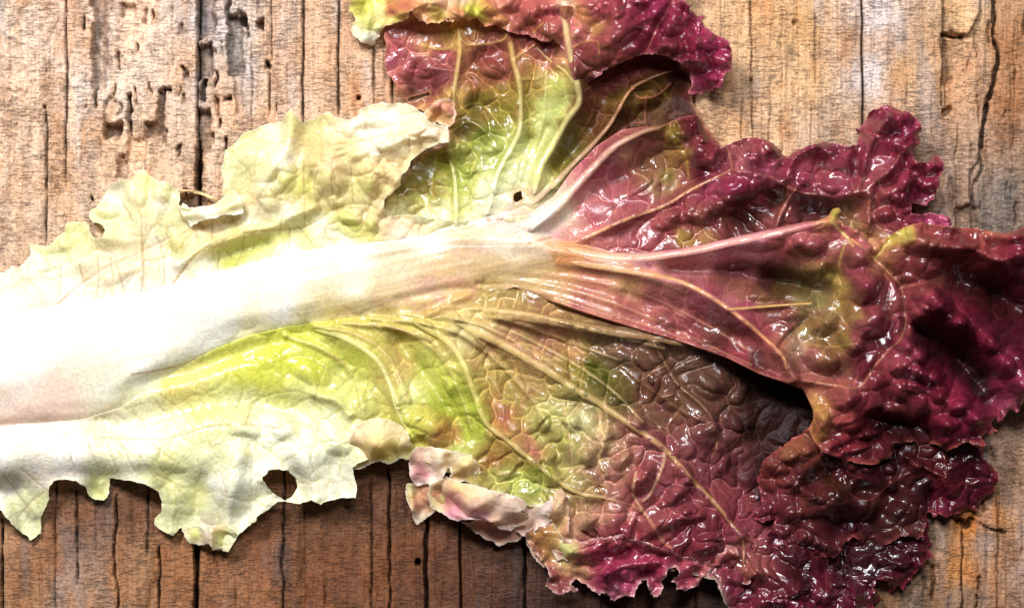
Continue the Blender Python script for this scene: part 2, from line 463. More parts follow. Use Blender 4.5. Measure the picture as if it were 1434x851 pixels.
WOODC = [  # bottom rows: dark stained wood, with shade under the leaf painted in
 (0,0,214,180,156),(120,0,210,172,148),(60,150,206,168,140),(60,300,204,168,140),(200,60,222,190,166),(200,220,208,170,140),
 (150,40,214,184,166),(150,120,214,188,170),(290,40,208,186,180),(330,70,206,186,174),(290,120,206,176,156),(260,80,206,168,140),(330,160,210,172,144),(400,60,206,166,136),
 (450,80,208,166,134),(510,90,204,160,128),(560,120,196,150,118),
 (1000,40,204,160,120),(1060,60,202,158,116),(1060,170,206,164,128),(1130,40,206,156,106),(1130,120,206,162,118),(1160,180,200,164,136),(1190,60,196,158,130),
 (1216,30,224,206,206),(1216,100,216,200,200),(1240,60,190,154,132),(1270,100,192,148,108),(1300,60,184,140,104),(1260,190,184,142,108),
 (1345,20,206,166,126),(1340,120,196,152,118),(1370,90,194,148,114),(1345,200,180,142,116),(1340,290,168,134,114),(1390,280,120,104,98),(1340,250,170,134,110),
 (1415,60,168,116,76),(1420,130,160,108,70),(1420,200,160,122,98),(1400,310,110,96,92),(1430,300,128,104,92),
 (1400,640,190,150,124),(1425,700,190,148,122),(1380,760,176,134,108),(1420,800,180,138,112),(1335,800,184,126,70),(1316,740,130,106,88),
 (1290,840,124,96,76),(1350,830,132,104,86),(1362,805,196,120,60),(1350,722,196,120,50),(1370,733,196,116,44),
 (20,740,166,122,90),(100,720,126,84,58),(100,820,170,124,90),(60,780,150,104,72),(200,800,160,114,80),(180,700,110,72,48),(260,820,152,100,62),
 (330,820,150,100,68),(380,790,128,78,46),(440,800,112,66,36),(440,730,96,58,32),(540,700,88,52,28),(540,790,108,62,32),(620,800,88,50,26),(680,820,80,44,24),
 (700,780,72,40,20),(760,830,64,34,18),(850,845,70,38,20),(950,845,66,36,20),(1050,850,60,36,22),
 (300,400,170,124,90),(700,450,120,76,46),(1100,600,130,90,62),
]
def wood_colour(X, Y, Z, groove, pit):
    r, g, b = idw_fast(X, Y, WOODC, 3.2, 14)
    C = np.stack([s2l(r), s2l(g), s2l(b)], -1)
    bc = sst(330, 480, X)*sst(1100, 900, X)*sst(600, 680, Y); C *= (1+0.12*bc)[:, None]; st_ = fbm(X*1.0, Y*0.06, 16, 140, 4, 0.6); C *= (0.94+0.15*st_)[:, None]; C[:, 2] *= 0.90; C[:, 2] *= 1+0.08*sst(0.1, 0.5, C[:, 0]); C[:, 0] *= 0.97
    # dirt-filled cracks and rotten pits are darker wood, pit shade painted in too; loose flakes paler
    dirt = sst(3, 12, groove); C *= (1-0.72*dirt)[:, None]
    C *= (1-0.42*sst(3, 15, pit))[:, None]
    rot = sst(0.35, 0.9, fbm(X*1.5, Y*0.5, 30, 52, 3))
    C[:, 0] *= 1-0.12*rot; C[:, 1] *= 1-0.22*rot; C[:, 2] *= 1-0.32*rot
    grey = sst(0.3, 0.9, fbm(X*1.6, Y*0.35, 46, 57, 3))*0.35
    lum = C.mean(1, keepdims=True); C = C*(1-grey[:, None])+lum*np.array([1.04, 0.98, 0.98])*grey[:, None]
    return C

table = empty("tabletop"); tag(table, kind='structure')
def plank(i):
    a, b = EDGE[i], EDGE[i+1]; gap = 1.0 if i != 9 else 0
    sx, sy = 1.6, 2.3
    nx = int((b-a)/sx)+1; ys = np.arange(-75, 930, sy)
    u = np.linspace(0, 1, nx)
    yy = ys[:, None]+u[None, :]*0
    xa = a+wobE(yy, a)+(gap if i > 0 else 0); xb = b+wobE(yy, b)-(gap if i < 3 else 0)
    X = xa+(xb-xa)*u[None, :]; Y = yy
    Xf = X.ravel(); Yf = Y.ravel()
    Z, gr, pt = wood_height(Xf, Yf, a, b)
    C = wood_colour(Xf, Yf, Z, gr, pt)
    ny = len(ys)
    x, y, z = px(Xf, Yf, Z)
    V = np.stack([x, y, z], -1)
    idx = np.arange(nx*ny).reshape(ny, nx)
    F = np.stack([idx[1:, :-1], idx[1:, 1:], idx[:-1, 1:], idx[:-1, :-1]], -1).reshape(-1, 4)
    # side walls down to the underside
    ring = np.concatenate([idx[0, :], idx[1:, -1], idx[-1, -2::-1], idx[-2:0:-1, 0]])
    low = V[ring].copy(); low[:, 2] = -95*U
    n0 = len(V); k = len(ring)
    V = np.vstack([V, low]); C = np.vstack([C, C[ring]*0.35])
    j = np.arange(k); j2 = (j+1) % k
    F2 = np.stack([ring[j], ring[j2], n0+j2, n0+j], -1)
    F = np.vstack([F, F2])
    return make_mesh('plank', V, F, C, M_wood, table)
planks = [plank(i) for i in range(4)]
planks[0]['label'] = 'pale weathered plank with rotted channels and worm pits'
planks[3]['label'] = 'greyish brown plank with peeled layers and a ragged crack'
# the batten under the planks closes the gaps
def box(name, x0, y0, x1, y1, z0, z1, mat, parent, col):
    V = [px(x, y, z) for z in (z0, z1) for y in (y0, y1) for x in (x0, x1)]
    F = [(0,1,3,2),(4,6,7,5),(0,4,5,1),(1,5,7,3),(3,7,6,2),(2,6,4,0)]
    o = make_mesh(name, V, F, np.tile(s2l(col), (8, 1)), mat, parent)
    o.data.polygons.foreach_set('use_smooth', [False]*6)
    return o
box('batten', -94, -74, 1529, 928, -140, -97, M_wood, table, (70, 48, 32))

# ================================================================= LETTUCE LEAF
ZM = 45.0
KF = (CAM_H/U-ZM)/(CAM_H/U)      # the leaf stands a little nearer the lens than the boards

def lpx(x, y, z):
    return ((x-717.0)*U*KF, -(y-425.5)*U*KF, z*U)

ZB, ZS, CS = 1.15, 1.5, 0.62
lettuce = empty("lettuce_leaf", (0, 0, 0))
tag(lettuce, 'large frilly red and green lettuce leaf with thick white midrib lying on weathered planks', 'lettuce')

class Layer:
    def __init__(s, z, ridges=(), domes=(), big=((0,0,0),), small=((0,0,0),), colours=(), veins=(), net=0.0, netcol=None, seed=3, sb=46, ss=19, soft=14, csoft=10, zp=3.0):
        s.z, s.ridges, s.domes, s.big, s.small = z, ridges, domes, big, small
        s.colours, s.veins, s.net, s.netcol, s.seed, s.sb, s.ss, s.soft, s.csoft, s.zp = colours, veins, net, netcol, seed, sb, ss, soft, csoft, zp
    def height(s, X, Y, full=False):
        Z = idw_fast(X, Y, s.z, s.zp, s.soft)[0]*ZB
        R_ = np.zeros(X.shape); add_ridges(X, Y, R_, s.ridges); add_domes(X, Y, R_, s.domes); Z = Z+R_*ZS
        b = idw_fast(X, Y, s.big, 3, 14)[0]; m = idw_fast(X, Y, s.small, 3, 14)[0]
        c, e1, e2 = crinkle(X, Y, b, m, s.seed, s.sb, s.ss)
        Z = Z+c*CS
        for v in s.veins:
            if len(v) > 4 and v[4]:
                st = stroke(X, Y, v[0], 10)
                if st is None: continue
                mm, d, t = st
                Z[mm] += v[4]*np.exp(-(d/(v[1]*1.3+0.8))**2)
        return (Z, e1, e2, b, m) if full else Z
    def colour(s, X, Y, e1, e2, b, m):
        wx = fbm(X, Y, 40, s.seed+31, 3)*7; wy = fbm(X, Y, 40, s.seed+32, 3)*7
        r, g, bb = idw_fast(X+wx, Y+wy, s.colours, 3.4, s.csoft)
        C = np.stack([s2l(r), s2l(g), s2l(bb)], -1)
        # uneven pigment: reddish clouds where the leaf is not pale
        q = fbm(X, Y, 22, s.seed+40, 3)
        pale = sst(0.25, 0.6, C[:, 1])
        k = (sst(0.1, 0.9, q)*(1-pale)*0.22)
        C[:, 1] *= 1-k; C[:, 0] *= 1-0.15*k
        if s.net > 0:
            w1 = 1.5; w2 = 1.0
            a = s.net*np.maximum(np.exp(-(e1/w1)**2), 0.62*np.exp(-(e2/w2)**2))*np.clip((b+m)/6+0.45, 0, 1)
            nc = s2l(s.netcol) if s.netcol is not None else None
            if nc is None:
                tgt = np.where(pale[:, None] > 0.5, C*np.array([0.84, 0.73, 0.52]), np.minimum(C*1.75+np.array([0.035, 0.022, 0.012]), 1))
            else: tgt = nc[None, :]
            C = C*(1-a[:, None])+tgt*a[:, None]
        for v in s.veins:
            pts, w, col, al = v[:4]
            st = stroke(X, Y, pts, 8+w*2)
            if st is None: continue
            mm, d, t = st
            ww = w*(1-0.5*t)
            a = al*sst(ww+0.9, ww*0.3, d)
            C[mm] = C[mm]*(1-a[:, None])+s2l(col)[None, :]*a[:, None]
        l = C.mean(1, keepdims=True); C = C*0.97+l*0.03
        red = sst(1.6, 3.2, C[:, 0]/(C[:, 1]+0.01))
        C[:, 2] *= 1+0.02*red; C[:, 0] *= 1+0.04*red
        C[:, 1] = np.minimum(C[:, 1], C[:, 0]*(1.05-0.08*sst(0.35, 0.65, C[:, 0]))+0.008)
        bl = C.mean(1, keepdims=True)*np.array([1.95, 0.42, 0.63]); mk = (0.30*red)[:, None]; C = C*(1-mk)+bl*mk
        hot = sst(0.10, 0.03, C[:, 1]/(C[:, 0]+1e-4)); C *= (1-0.22*hot)[:, None]; C[:, 1] = np.maximum(C[:, 1], 0.035*C[:, 0])
        C *= (1-0.24*red)[:, None]; lm = C.max(1); C *= (0.80+0.20*sst(0.12, 0.5, lm))[:, None]
        return np.clip(C, 0.004, 0.86)

def sheet(name, poly, L, mat, holes=(), tooth=(0, 12, 0), curl=(0, 10), step=1.45, thick=2.6, zoff=0.0, edgecol=None, ruffle=(7, 20, 42), calm=None, warp=0.0, extra=None, label=None):
    P = np.array(poly, float)
    lo = P.min(0)-6; hi = P.max(0)+6
    lo = np.maximum(lo, [-110, -110]); hi = np.minimum(hi, [1545, 960])
    gx = np.arange(lo[0], hi[0], step); gy = np.arange(lo[1], hi[1], step)
    X, Y = np.meshgrid(gx, gy)
    def field(X, Y):
        xx, yy = X, Y
        if warp:
            xx = X+fbm(X, Y, 17, 201, 2)*warp; yy = Y+fbm(X, Y, 17, 202, 2)*warp
        d = sdf_poly(xx, yy, P)
        for h in holes: d = np.minimum(d, -sdf_poly(X, Y, h))
        A, lam, amp2 = tooth
        if A:
            n = fbm(X, Y, lam, 211, 2); n2 = fbm(X, Y, lam*0.42, 213, 1)
            q_ = 1.0 if calm is None else sst(calm[0], calm[1], X)
            d = d-(A*(np.abs(n)*1.5)+amp2*np.abs(n2)*1.2-A*0.35)*q_
        return d
    D = field(X, Y)
    gyv, gxv = np.gradient(D, step)
    gl = np.hypot(gxv, gyv)+1e-6
    out = D < 0
    sh = np.where(out, np.minimum(-D/gl, step*1.6), 0)
    Xs = X+gxv/gl*sh; Ys = Y+gyv/gl*sh
    ok = D > -step*1.35
    q = ok[:-1, :-1] & ok[1:, :-1] & ok[:-1, 1:] & ok[1:, 1:]
    inn = (D > 0)
    q &= (inn[:-1, :-1].astype(int)+inn[1:, :-1]+inn[:-1, 1:]+inn[1:, 1:]) >= 1
    idx = -np.ones(D.shape, np.int64)
    used = np.zeros(D.shape, bool)
    used[:-1, :-1] |= q; used[1:, :-1] |= q; used[:-1, 1:] |= q; used[1:, 1:] |= q
    idx[used] = np.arange(used.sum())
    x = Xs[used]; y = Ys[used]; d = np.maximum(D[used], 0)
    Z, e1, e2, b, m = L.height(x, y, True)
    C = L.colour(x, y, e1, e2, b, m)
    if curl[0]: Z = Z+curl[0]*np.exp(-d/curl[1])
    if ruffle: Z = Z+(1.0 if calm is None else sst(calm[0], calm[1], x))*ruffle[0]*np.exp(-d/ruffle[1])*(fbm(x, y, ruffle[2], 231, 2)*1.6+0.2)
    Z = Z+zoff
    if extra is not None: Z, C = extra(x, y, d, Z, C)
    if edgecol is not None:
        a = edgecol[3]*np.exp(-d/edgecol[4])
        C = C*(1-a[:, None])+s2l(edgecol[:3])[None, :]*a[:, None]
    wetv = idw_fast(x, y, WETC, 3, 15)[0]
    if name == 'upper_lobe': wetv = wetv*(1-sst(815, 870, x))
    if name == 'lower_blade': wetv = wetv*(1-sst(1015, 1045, x)*sst(700, 660, y))
    C = np.column_stack([C, wetv])
    jj, ii = np.nonzero(q)
    F = np.stack([idx[jj+1, ii], idx[jj+1, ii+1], idx[jj, ii+1], idx[jj, ii]], -1)
    # boundary edges get a real rim: the leaf's thickness
    n = len(x)
    E = np.vstack([F[:, [0, 1]], F[:, [1, 2]], F[:, [2, 3]], F[:, [3, 0]]])
    key = E.min(1)*n+E.max(1)
    u, first, cnt = np.unique(key, return_index=True, return_counts=True)
    B = E[first[cnt == 1]]
    vx, vy, vz = lpx(x, y, np.where(Z < 14, 8+6*np.exp(np.minimum(Z-14, 0)/6), Z))
    V = np.stack([vx, vy, vz], -1)
    bv = np.unique(B); mapb = -np.ones(n, np.int64); mapb[bv] = n+np.arange(len(bv))
    low = V[bv].copy(); low[:, 2] -= thick*U
    V = np.vstack([V, low]); C = np.vstack([C, C[bv]])
    F2 = np.stack([B[:, 1], B[:, 0], mapb[B[:, 0]], mapb[B[:, 1]]], -1)
    o = make_mesh(name, V, np.vstack([F, F2]), C, mat, lettuce)
    if label: o['label'] = label
    return o

def vein(pts, w0, w1, h, L, col, name='vein', mat=None, zoff=0.0, col2=None, n=4, stripe=0.0, parent=None):
    P = smooth(pts, 6)
    seg = np.hypot(*np.diff(P, axis=0).T); Ls = np.concatenate([[0], np.cumsum(seg)])
    m = max(6, int(Ls[-1]/2.2)); s = np.linspace(0, Ls[-1], m)
    cx = np.interp(s, Ls, P[:, 0]); cy = np.interp(s, Ls, P[:, 1])
    tx = np.gradient(cx); ty = np.gradient(cy); tl = np.hypot(tx, ty)+1e-9; tx /= tl; ty /= tl
    t = s/Ls[-1]; w = (w0+(w1-w0)*t)*(1+0.07*fbm(s, s*0, 30, 17, 2)); w = w*np.sqrt(np.clip((1-t)*14+0.1, 0, 1))*np.sqrt(np.clip(t*14+0.1, 0, 1))
    k = 11; a = np.linspace(-1, 1, k)
    X = cx[:, None]-ty[:, None]*w[:, None]*a[None, :]; Y = cy[:, None]+tx[:, None]*w[:, None]*a[None, :]
    Zb = L.height(X.ravel(), Y.ravel()).reshape(X.shape)
    # the rib itself is smooth across: follow the mean surface under it
    zz0 = np.full(X.size, 30.0); Cb = L.colour(X.ravel(), Y.ravel(), zz0, zz0, zz0*0, zz0*0).reshape(X.shape+(3,))
    Zc = Zb.mean(1)
    kern = np.ones(9)/9; pad = np.pad(Zc, 4, mode='edge'); Zc = np.convolve(pad, kern, 'valid')
    hh = h*(w/max(w0, w1))
    prof = np.sqrt(np.clip(1-a**2, 0, 1))
    prof = (1-a**2)**0.8
    ea = (abs(a)**3)[None, :]
    Z = (0.3+0.7*ea)*Zb+(0.7-0.7*ea)*Zc[:, None]+0.45*hh[:, None]*prof[None, :]-0.9*(abs(a)**6)[None, :]+zoff
    Z = Z-stripe*np.cos(a*7)[None, :]*0.5
    c0 = s2l(col); c1 = s2l(col2 if col2 is not None else col)
    C = c0[None, None, :]*(1-t)[:, None, None]+c1[None, None, :]*t[:, None, None]
    C = np.repeat(C, k, 1)
    # darker stringy lines along the rib
    f = 1-0.16*sst(0.0, 0.8, fbm(a[None, :]*9+t[:, None]*0.7, t[:, None]*5, 1.6, 71, 2))
    ed = 1-0.18*(abs(a)**3)[None, :]
    C = C*(f*ed)[:, :, None]
    mixa = (0.62*(1-abs(a)**1.4))[None, :, None]*np.clip(t*12+.2, 0, 1)[:, None, None]*np.clip((1-t)*6, 0, 1)[:, None, None]
    C = Cb*(1-mixa)+C*mixa
    vx, vy, vz = lpx(X.ravel(), Y.ravel(), Z.ravel())
    idx = np.arange(X.size).reshape(X.shape)
    F = np.stack([idx[1:, :-1], idx[:-1, :-1], idx[:-1, 1:], idx[1:, 1:]], -1).reshape(-1, 4)
    F = F[:, ::-1] if False else F
    return make_mesh(name, np.stack([vx, vy, vz], -1), F, C.reshape(-1, 3), mat or M_rib, parent or lettuce)

VEINBROWN = (176, 140, 100)
PINKV = (198, 158, 132)

# ---------- shared surface of the lower blade (also the seat of the midrib)
LB_Z = [(-100,520,50),(0,470,46),(0,560,44),(0,640,52),(0,720,12),(100,640,46),(100,680,34),(50,735,7),(140,695,8),(200,640,46),(200,668,34),(240,740,10),(300,600,46),(300,660,40),(300,765,8),
 (260,690,20),(400,560,38),(400,640,38),(360,735,14),(480,600,34),(470,690,26),(440,500,34),(560,500,34),(560,580,36),(540,650,26),(640,560,40),(640,640,38),
 (700,500,40),(740,600,44),(700,690,34),(820,620,50),(800,520,40),(900,560,44),(900,680,48),(820,720,40),(980,600,42),(1000,520,34),(1040,640,14),(960,740,46),(1040,770,34),(880,770,34),(1000,820,30),(1058,500,4),(1056,560,1),(1100,560,1),(1100,600,1),(1062,620,1),(1075,650,2),(1100,700,5),(1130,640,2),(1038,560,30),(1036,600,26),(900,460,34),(1080,840,30),(1250,860,25)]
LB_R = [
 ([(-90,604),(0,598),(60,594),(120,590),(150,586)],-14,-4,13,9),                       # crease under the midrib
 ([(-90,660),(0,640),(120,636),(240,640),(330,640)],10,4,26,22),                 # rolled lower shoulder
 ([(180,530),(260,520),(330,495),(430,465)],-10,-6,16,12),
 ([(150,600),(240,575),(330,560),(420,575)],-9,-10,20,24),
 ([(440,552),(470,560),(490,580)],9,6,8,7),
 ([(462,465),(496,480),(529,505),(547,540),(558,578),(578,612)],7,5,12,9),
 ([(480,520),(520,560),(540,610)],-9,-7,16,14),
 ([(596,453),(625,476),(648,507),(663,547),(681,592),(708,614),(735,636),(770,664),(806,688),(841,695)],8,6,13,10),
 ([(560,480),(590,520),(620,560),(650,600)],-12,-12,14,14),
 ([(640,455),(700,480),(760,515),(806,545),(840,565),(885,596),(930,628),(968,671),(1003,706),(1038,748)],10,7,15,9),
 ([(690,500),(730,560),(760,610),(790,650)],-9,-9,18,14),
 ([(760,470),(840,500),(900,545),(950,600)],-8,-8,20,16),
 ([(700,440),(800,455),(900,470),(1000,490)],16,8,14,11),
 ([(916,482),(932,509),(950,538),(986,570),(1001,596),(1003,628)],5,4,5,5),
]
FAN = [[(440,456),(500,468),(545,500),(572,560)],[(480,452),(560,462),(618,500),(648,560),(660,600)],[(520,446),(620,458),(690,500),(745,560),(770,600)],[(560,440),(680,452),(775,492),(850,540),(900,590)],[(600,436),(700,446),(790,476),(870,505)],[(620,430),(730,438),(830,462),(930,488)],[(400,470),(450,488),(490,520),(510,570)],[(640,446),(700,466),(770,506),(820,536)],[(540,455),(600,475),(640,520)]]
LB_R += [([(335,640),(322,700),(315,768)],8,10,14,12),([(295,650),(275,700),(268,760)],-5,-8,12,10),([(245,680),(236,744)],4,8,12,9),([(430,640),(440,700)],5,8,14,10),([(405,650),(420,702)],-3,-6,10,9),([(462,650),(482,694)],-5,-8,12,10),([(15,680),(36,745)],-5,-8,12,10),([(0,700),(16,742)],5,8,9,8),([(140,680),(148,700)],5,6,9,9),([(375,700),(355,728)],5,8,9,8)]
LB_R += [(p, 4.5, 1.5, 5, 4) for p in FAN]
LB_D = [
 (600,596,38,22,30,16,0.8),(650,560,22,28,-20,-8),(560,560,16,24,-20,7),(510,560,24,30,20,8),(430,520,34,18,25,7),
 (800,590,20,14,40,11),(845,610,16,24,20,9),(770,640,18,14,20,9),(870,640,15,22,25,10),(820,640,14,20,20,8),(760,590,14,20,10,9),(905,660,12,20,30,10),(890,590,18,12,35,7),
 (895,672,26,22,30,15,0.9),(945,690,30,13,-38,16,0.8),(930,730,50,16,-35,14,0.8),(968,718,26,14,-30,12),(990,760,26,18,-30,14),(960,660,24,16,30,8),
 (860,730,20,26,10,12),(820,725,20,20,0,8),(880,740,10,26,15,9),(1030,800,30,22,0,12),(1010,640,14,30,10,8),(995,600,16,16,0,6),(990,540,30,18,40,10),(880,500,40,14,20,8),
 (820,500,24,12,20,6),(940,560,20,14,30,6),(1060,800,22,18,0,10),(1090,830,26,18,0,10),
 (240,650,22,14,20,3),(290,650,22,18,60,4),(250,690,18,18,0,4),(330,690,30,38,10,7),(430,640,46,30,0,7),(460,675,28,26,0,5),(30,710,26,20,60,5),
 (340,600,30,14,10,7),(400,600,26,18,20,7),(470,620,24,20,0,8),
]
LB_COL = [
 (-80,560,230,222,214),(0,590,226,196,184),(60,570,226,206,190),(120,580,226,214,176),(200,560,226,222,170),(250,545,214,198,110),(0,625,238,232,234),(100,630,240,238,238),
 (200,610,236,238,222),(250,600,226,230,168),(140,600,226,212,170),(280,575,212,214,130),(340,570,216,224,150),(100,660,230,216,208),(60,670,224,204,200),(10,680,226,216,206),
 (40,700,214,220,150),(30,735,212,222,160),(60,700,190,206,110),(140,690,186,204,96),(180,655,224,224,186),(230,660,200,204,110),(280,690,206,216,134),(240,725,204,220,140),
 (300,640,214,222,150),(300,680,234,232,222),(290,750,234,218,202),(310,765,216,224,160),(270,700,186,204,100),(340,720,230,230,196),(350,660,232,238,206),(420,640,232,238,208),(440,690,232,226,188),
 (480,680,234,232,206),(380,600,230,236,200),(430,570,222,232,160),(460,600,224,236,180),
 (250,520,214,206,120),(320,500,208,212,90),(400,500,196,212,60),(360,530,202,216,70),(440,520,196,210,70),(420,550,214,224,130),(500,490,184,188,70),(480,540,210,224,120),
 (500,470,202,186,96),(540,480,190,178,84),(560,470,196,180,90),(590,510,180,184,80),(560,520,192,168,92),(580,550,214,212,130),(600,590,196,186,84),(580,600,196,196,84),(620,600,168,120,56),(635,612,170,112,60),
 (620,530,196,200,84),(630,560,158,190,50),(650,570,166,190,60),(660,600,150,170,50),(640,620,190,210,110),(610,480,186,166,84),(640,480,204,184,124),
 (700,480,172,140,84),(680,530,160,134,66),(690,560,164,120,64),(700,590,172,116,64),(710,560,160,138,70),(740,540,160,128,74),(730,490,168,132,84),(760,480,150,104,74),
 (690,640,150,104,50),(700,660,160,160,80),(740,680,156,164,76),(750,660,150,152,56),(720,640,150,130,60),(770,580,176,170,96),(760,600,160,150,78),(790,620,158,150,76),(810,590,184,176,116),
 (740,620,170,114,78),(840,620,166,134,94),(850,650,160,128,90),(800,650,164,150,90),(870,660,164,120,88),(880,610,160,106,84),(900,620,156,98,82),
 (800,510,150,132,56),(830,510,110,116,36),(850,530,104,104,36),(870,550,110,98,44),(800,490,164,122,76),(850,490,140,110,84),(870,500,138,108,92),(900,520,128,88,68),(920,540,122,78,58),
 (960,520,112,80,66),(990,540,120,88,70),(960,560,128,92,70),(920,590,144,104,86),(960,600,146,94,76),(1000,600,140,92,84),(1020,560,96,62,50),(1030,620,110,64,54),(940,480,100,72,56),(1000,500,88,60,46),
 (930,640,152,76,68),(960,640,150,86,76),(1000,650,130,70,66),(1040,660,90,46,42),(1100,600,40,20,20),(1080,540,34,18,18),(1060,600,44,22,20),(1120,540,34,18,18),(1140,620,40,20,20),(1065,560,38,20,18),(1070,650,44,20,22),(1055,520,40,24,20),  # near-black points paint in the shade of the hollow beside the tip
 (900,690,156,74,66),(890,670,150,64,60),(940,680,160,80,80),(950,700,150,66,66),(920,740,160,84,76),(960,740,140,40,56),(990,740,130,40,46),(960,770,120,36,44),(990,780,136,44,52),
 (820,700,156,128,76),(820,730,172,128,98),(840,720,176,128,100),(870,740,150,52,60),(850,760,160,66,66),(880,720,176,110,90),(900,760,160,56,60),(1010,690,150,70,66),(1030,720,140,60,60),
 (1040,770,150,80,72),(1060,800,168,96,92),(1050,830,120,30,50),(1100,840,120,20,60),(1000,830,130,26,60),(1180,830,110,16,54),(1250,820,90,12,46),(1200,870,110,16,56),
]
thin = lambda pts, w=0.9, c=VEINBROWN, a=0.55, h=-0.8: (pts, w, c, a, h)
LB_V = [
 thin([(0,655),(20,690),(38,718),(20,745)]),thin([(30,655),(70,690),(90,680)]),thin([(60,690),(40,705),(22,725)],1.1),
 thin([(95,620),(105,655)]),thin([(125,620),(138,655)]),thin([(150,620),(165,662)]),thin([(170,620),(190,660)]),thin([(190,625),(215,668)]),thin([(215,620),(245,645)]),
 thin([(140,612),(230,614),(290,598),(340,594),(400,600)],1.3),thin([(200,592),(205,612)]),thin([(160,578),(190,600)]),thin([(185,578),(200,590)]),thin([(215,558),(235,585)]),thin([(225,552),(262,585),(268,600)]),
 thin([(280,560),(310,595)]),thin([(320,560),(352,590)]),thin([(220,665),(260,684)]),thin([(245,680),(262,700)]),
 thin([(330,590),(350,620),(352,680),(350,715)],1.5,(214,206,170),.7),thin([(300,640),(318,690),(325,735)],1.6,(222,196,180),.6),thin([(400,600),(430,650),(436,690)],1.2,(214,190,160),.6),
 thin([(440,505),(470,525),(498,545),(505,580)]),thin([(498,545),(520,548),(530,530)]),thin([(455,512),(440,560)]),thin([(520,548),(530,570)]),thin([(524,458),(548,480),(560,505)]),
 thin([(575,535),(570,550),(560,560)]),thin([(628,520),(624,545),(628,560)]),thin([(590,455),(600,500),(610,540)],1.2,(200,190,110)),thin([(380,600),(420,590),(470,620)]),
 thin([(345,592),(360,560),(420,548),(470,580)],1.0),
]
tan = lambda pts, w=1.5, c=(196,164,110), a=0.75, h=1.6: (pts, w, c, a, h)
LB_V += [
 tan([(735,440),(735,440)]) if False else tan([(790,560),(792,590),(800,630),(802,668)]),
 tan([(846,562),(850,600),(840,640),(846,665)],2.0),tan([(880,592),(878,630),(890,655)],1.2,(170,124,88)),tan([(930,628),(928,650),(910,690),(900,700)],3.0,(206,166,130)),
 tan([(861,505),(896,534),(925,554),(952,574),(997,594)],1.2,(150,106,70),.6),tan([(916,482),(932,509),(950,538),(986,570),(1001,596),(1003,628),(990,650)],1.6,(150,108,70),.6),
 tan([(896,534),(915,520),(932,512)],1.0,(160,116,80)),tan([(925,556),(945,550),(950,538)],1.0,(160,116,80)),tan([(890,660),(886,690),(904,720)],2.5,(206,160,120)),
 tan([(883,706),(904,720),(926,755),(940,766)],2.4,(190,140,96)),tan([(700,480),(720,500),(738,540),(735,560)],1.3,(190,150,96)),tan([(665,470),(690,500),(695,540),(708,560)],1.5,(190,160,100)),
 tan([(735,636),(716,660),(700,665)],1.2,(150,120,60)),tan([(770,664),(765,700)],1.0,(130,140,60)),tan([(820,695),(822,740)],1.0,(130,100,60),.6),tan([(860,700),(882,720),(884,756)],1.0,(120,90,50),.6),
 tan([(735,615),(760,640),(785,668)],1.2,(170,120,80),.5),tan([(808,660),(826,650),(850,662)],1.6,(210,170,130)),tan([(952,574),(935,600),(950,620)],1,(170,120,86)),
]
LB_COL = [(x, y, *((np.array(c)*np.array((.84, .80, .74))) if (820 < x < 1045 and 455 < y < 610) else c)) for x, y, *c in LB_COL]
LB_COL = [(x, y, *(np.array(c)*0.62+np.array((238, 234, 204))*0.38)) if (x < 480 and y > 585) else (x, y, *c) for x, y, *c in LB_COL]
LB_V += [(p, 2.6, (212,182,122), 0.5, 0.4) for p in FAN]
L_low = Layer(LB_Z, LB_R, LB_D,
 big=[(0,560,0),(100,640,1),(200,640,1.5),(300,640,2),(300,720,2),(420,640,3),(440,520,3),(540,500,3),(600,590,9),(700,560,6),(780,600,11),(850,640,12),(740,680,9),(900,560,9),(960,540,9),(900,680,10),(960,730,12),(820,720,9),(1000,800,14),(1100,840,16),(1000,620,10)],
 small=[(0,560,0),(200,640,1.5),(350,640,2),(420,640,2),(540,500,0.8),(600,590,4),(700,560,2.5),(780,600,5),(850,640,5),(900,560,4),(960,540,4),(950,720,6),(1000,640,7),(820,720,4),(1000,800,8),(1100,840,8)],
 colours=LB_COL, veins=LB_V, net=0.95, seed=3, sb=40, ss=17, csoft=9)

# ---------- upper left frill
UL_Z = [(-80,440,38),(0,395,14),(0,440,34),(60,360,10),(60,420,32),(100,320,12),(130,290,14),(130,340,26),(200,245,16),(200,300,28),(200,370,32),(245,280,26),(290,300,26),(290,340,34),(290,390,34),
 (320,200,26),(320,260,32),(380,175,26),(360,230,46),(400,290,38),(380,330,30),(460,170,30),(460,230,52),(460,300,40),(540,155,40),(540,210,60),(530,280,42),(600,170,52),(625,190,56),(580,215,52),(480,320,34),(560,320,34),(380,370,34),(620,300,30),(620,260,22),(700,300,34)]
UL_R = [
 ([(405,155),(408,180),(400,215),(378,245),(360,275)],16,8,12,12),
 ([(350,200),(340,240),(345,270)],-6,-5,18,18),([(430,180),(425,215)],-9,-4,16,14),
 ([(200,238),(198,300),(196,360)],5,3,7,7),([(160,270),(175,320)],-5,-4,14,12),([(225,260),(215,310)],6,3,12,10),
 ([(100,330),(130,350),(180,352),(230,345)],-6,-6,14,14),([(250,370),(285,348),(330,330),(380,318),(440,290)],9,7,9,8),
 ([(305,360),(350,345),(370,340)],-16,-12,14,12),([(410,330),(450,300)],-6,-4,14,10),
 ([(0,400),(60,380),(120,365)],6,4,14,12),([(265,310),(300,320),(335,300)],-10,-8,14,10),
 ([(533,296),(545,270),(565,247),(580,226)],8,8,7,7),
]
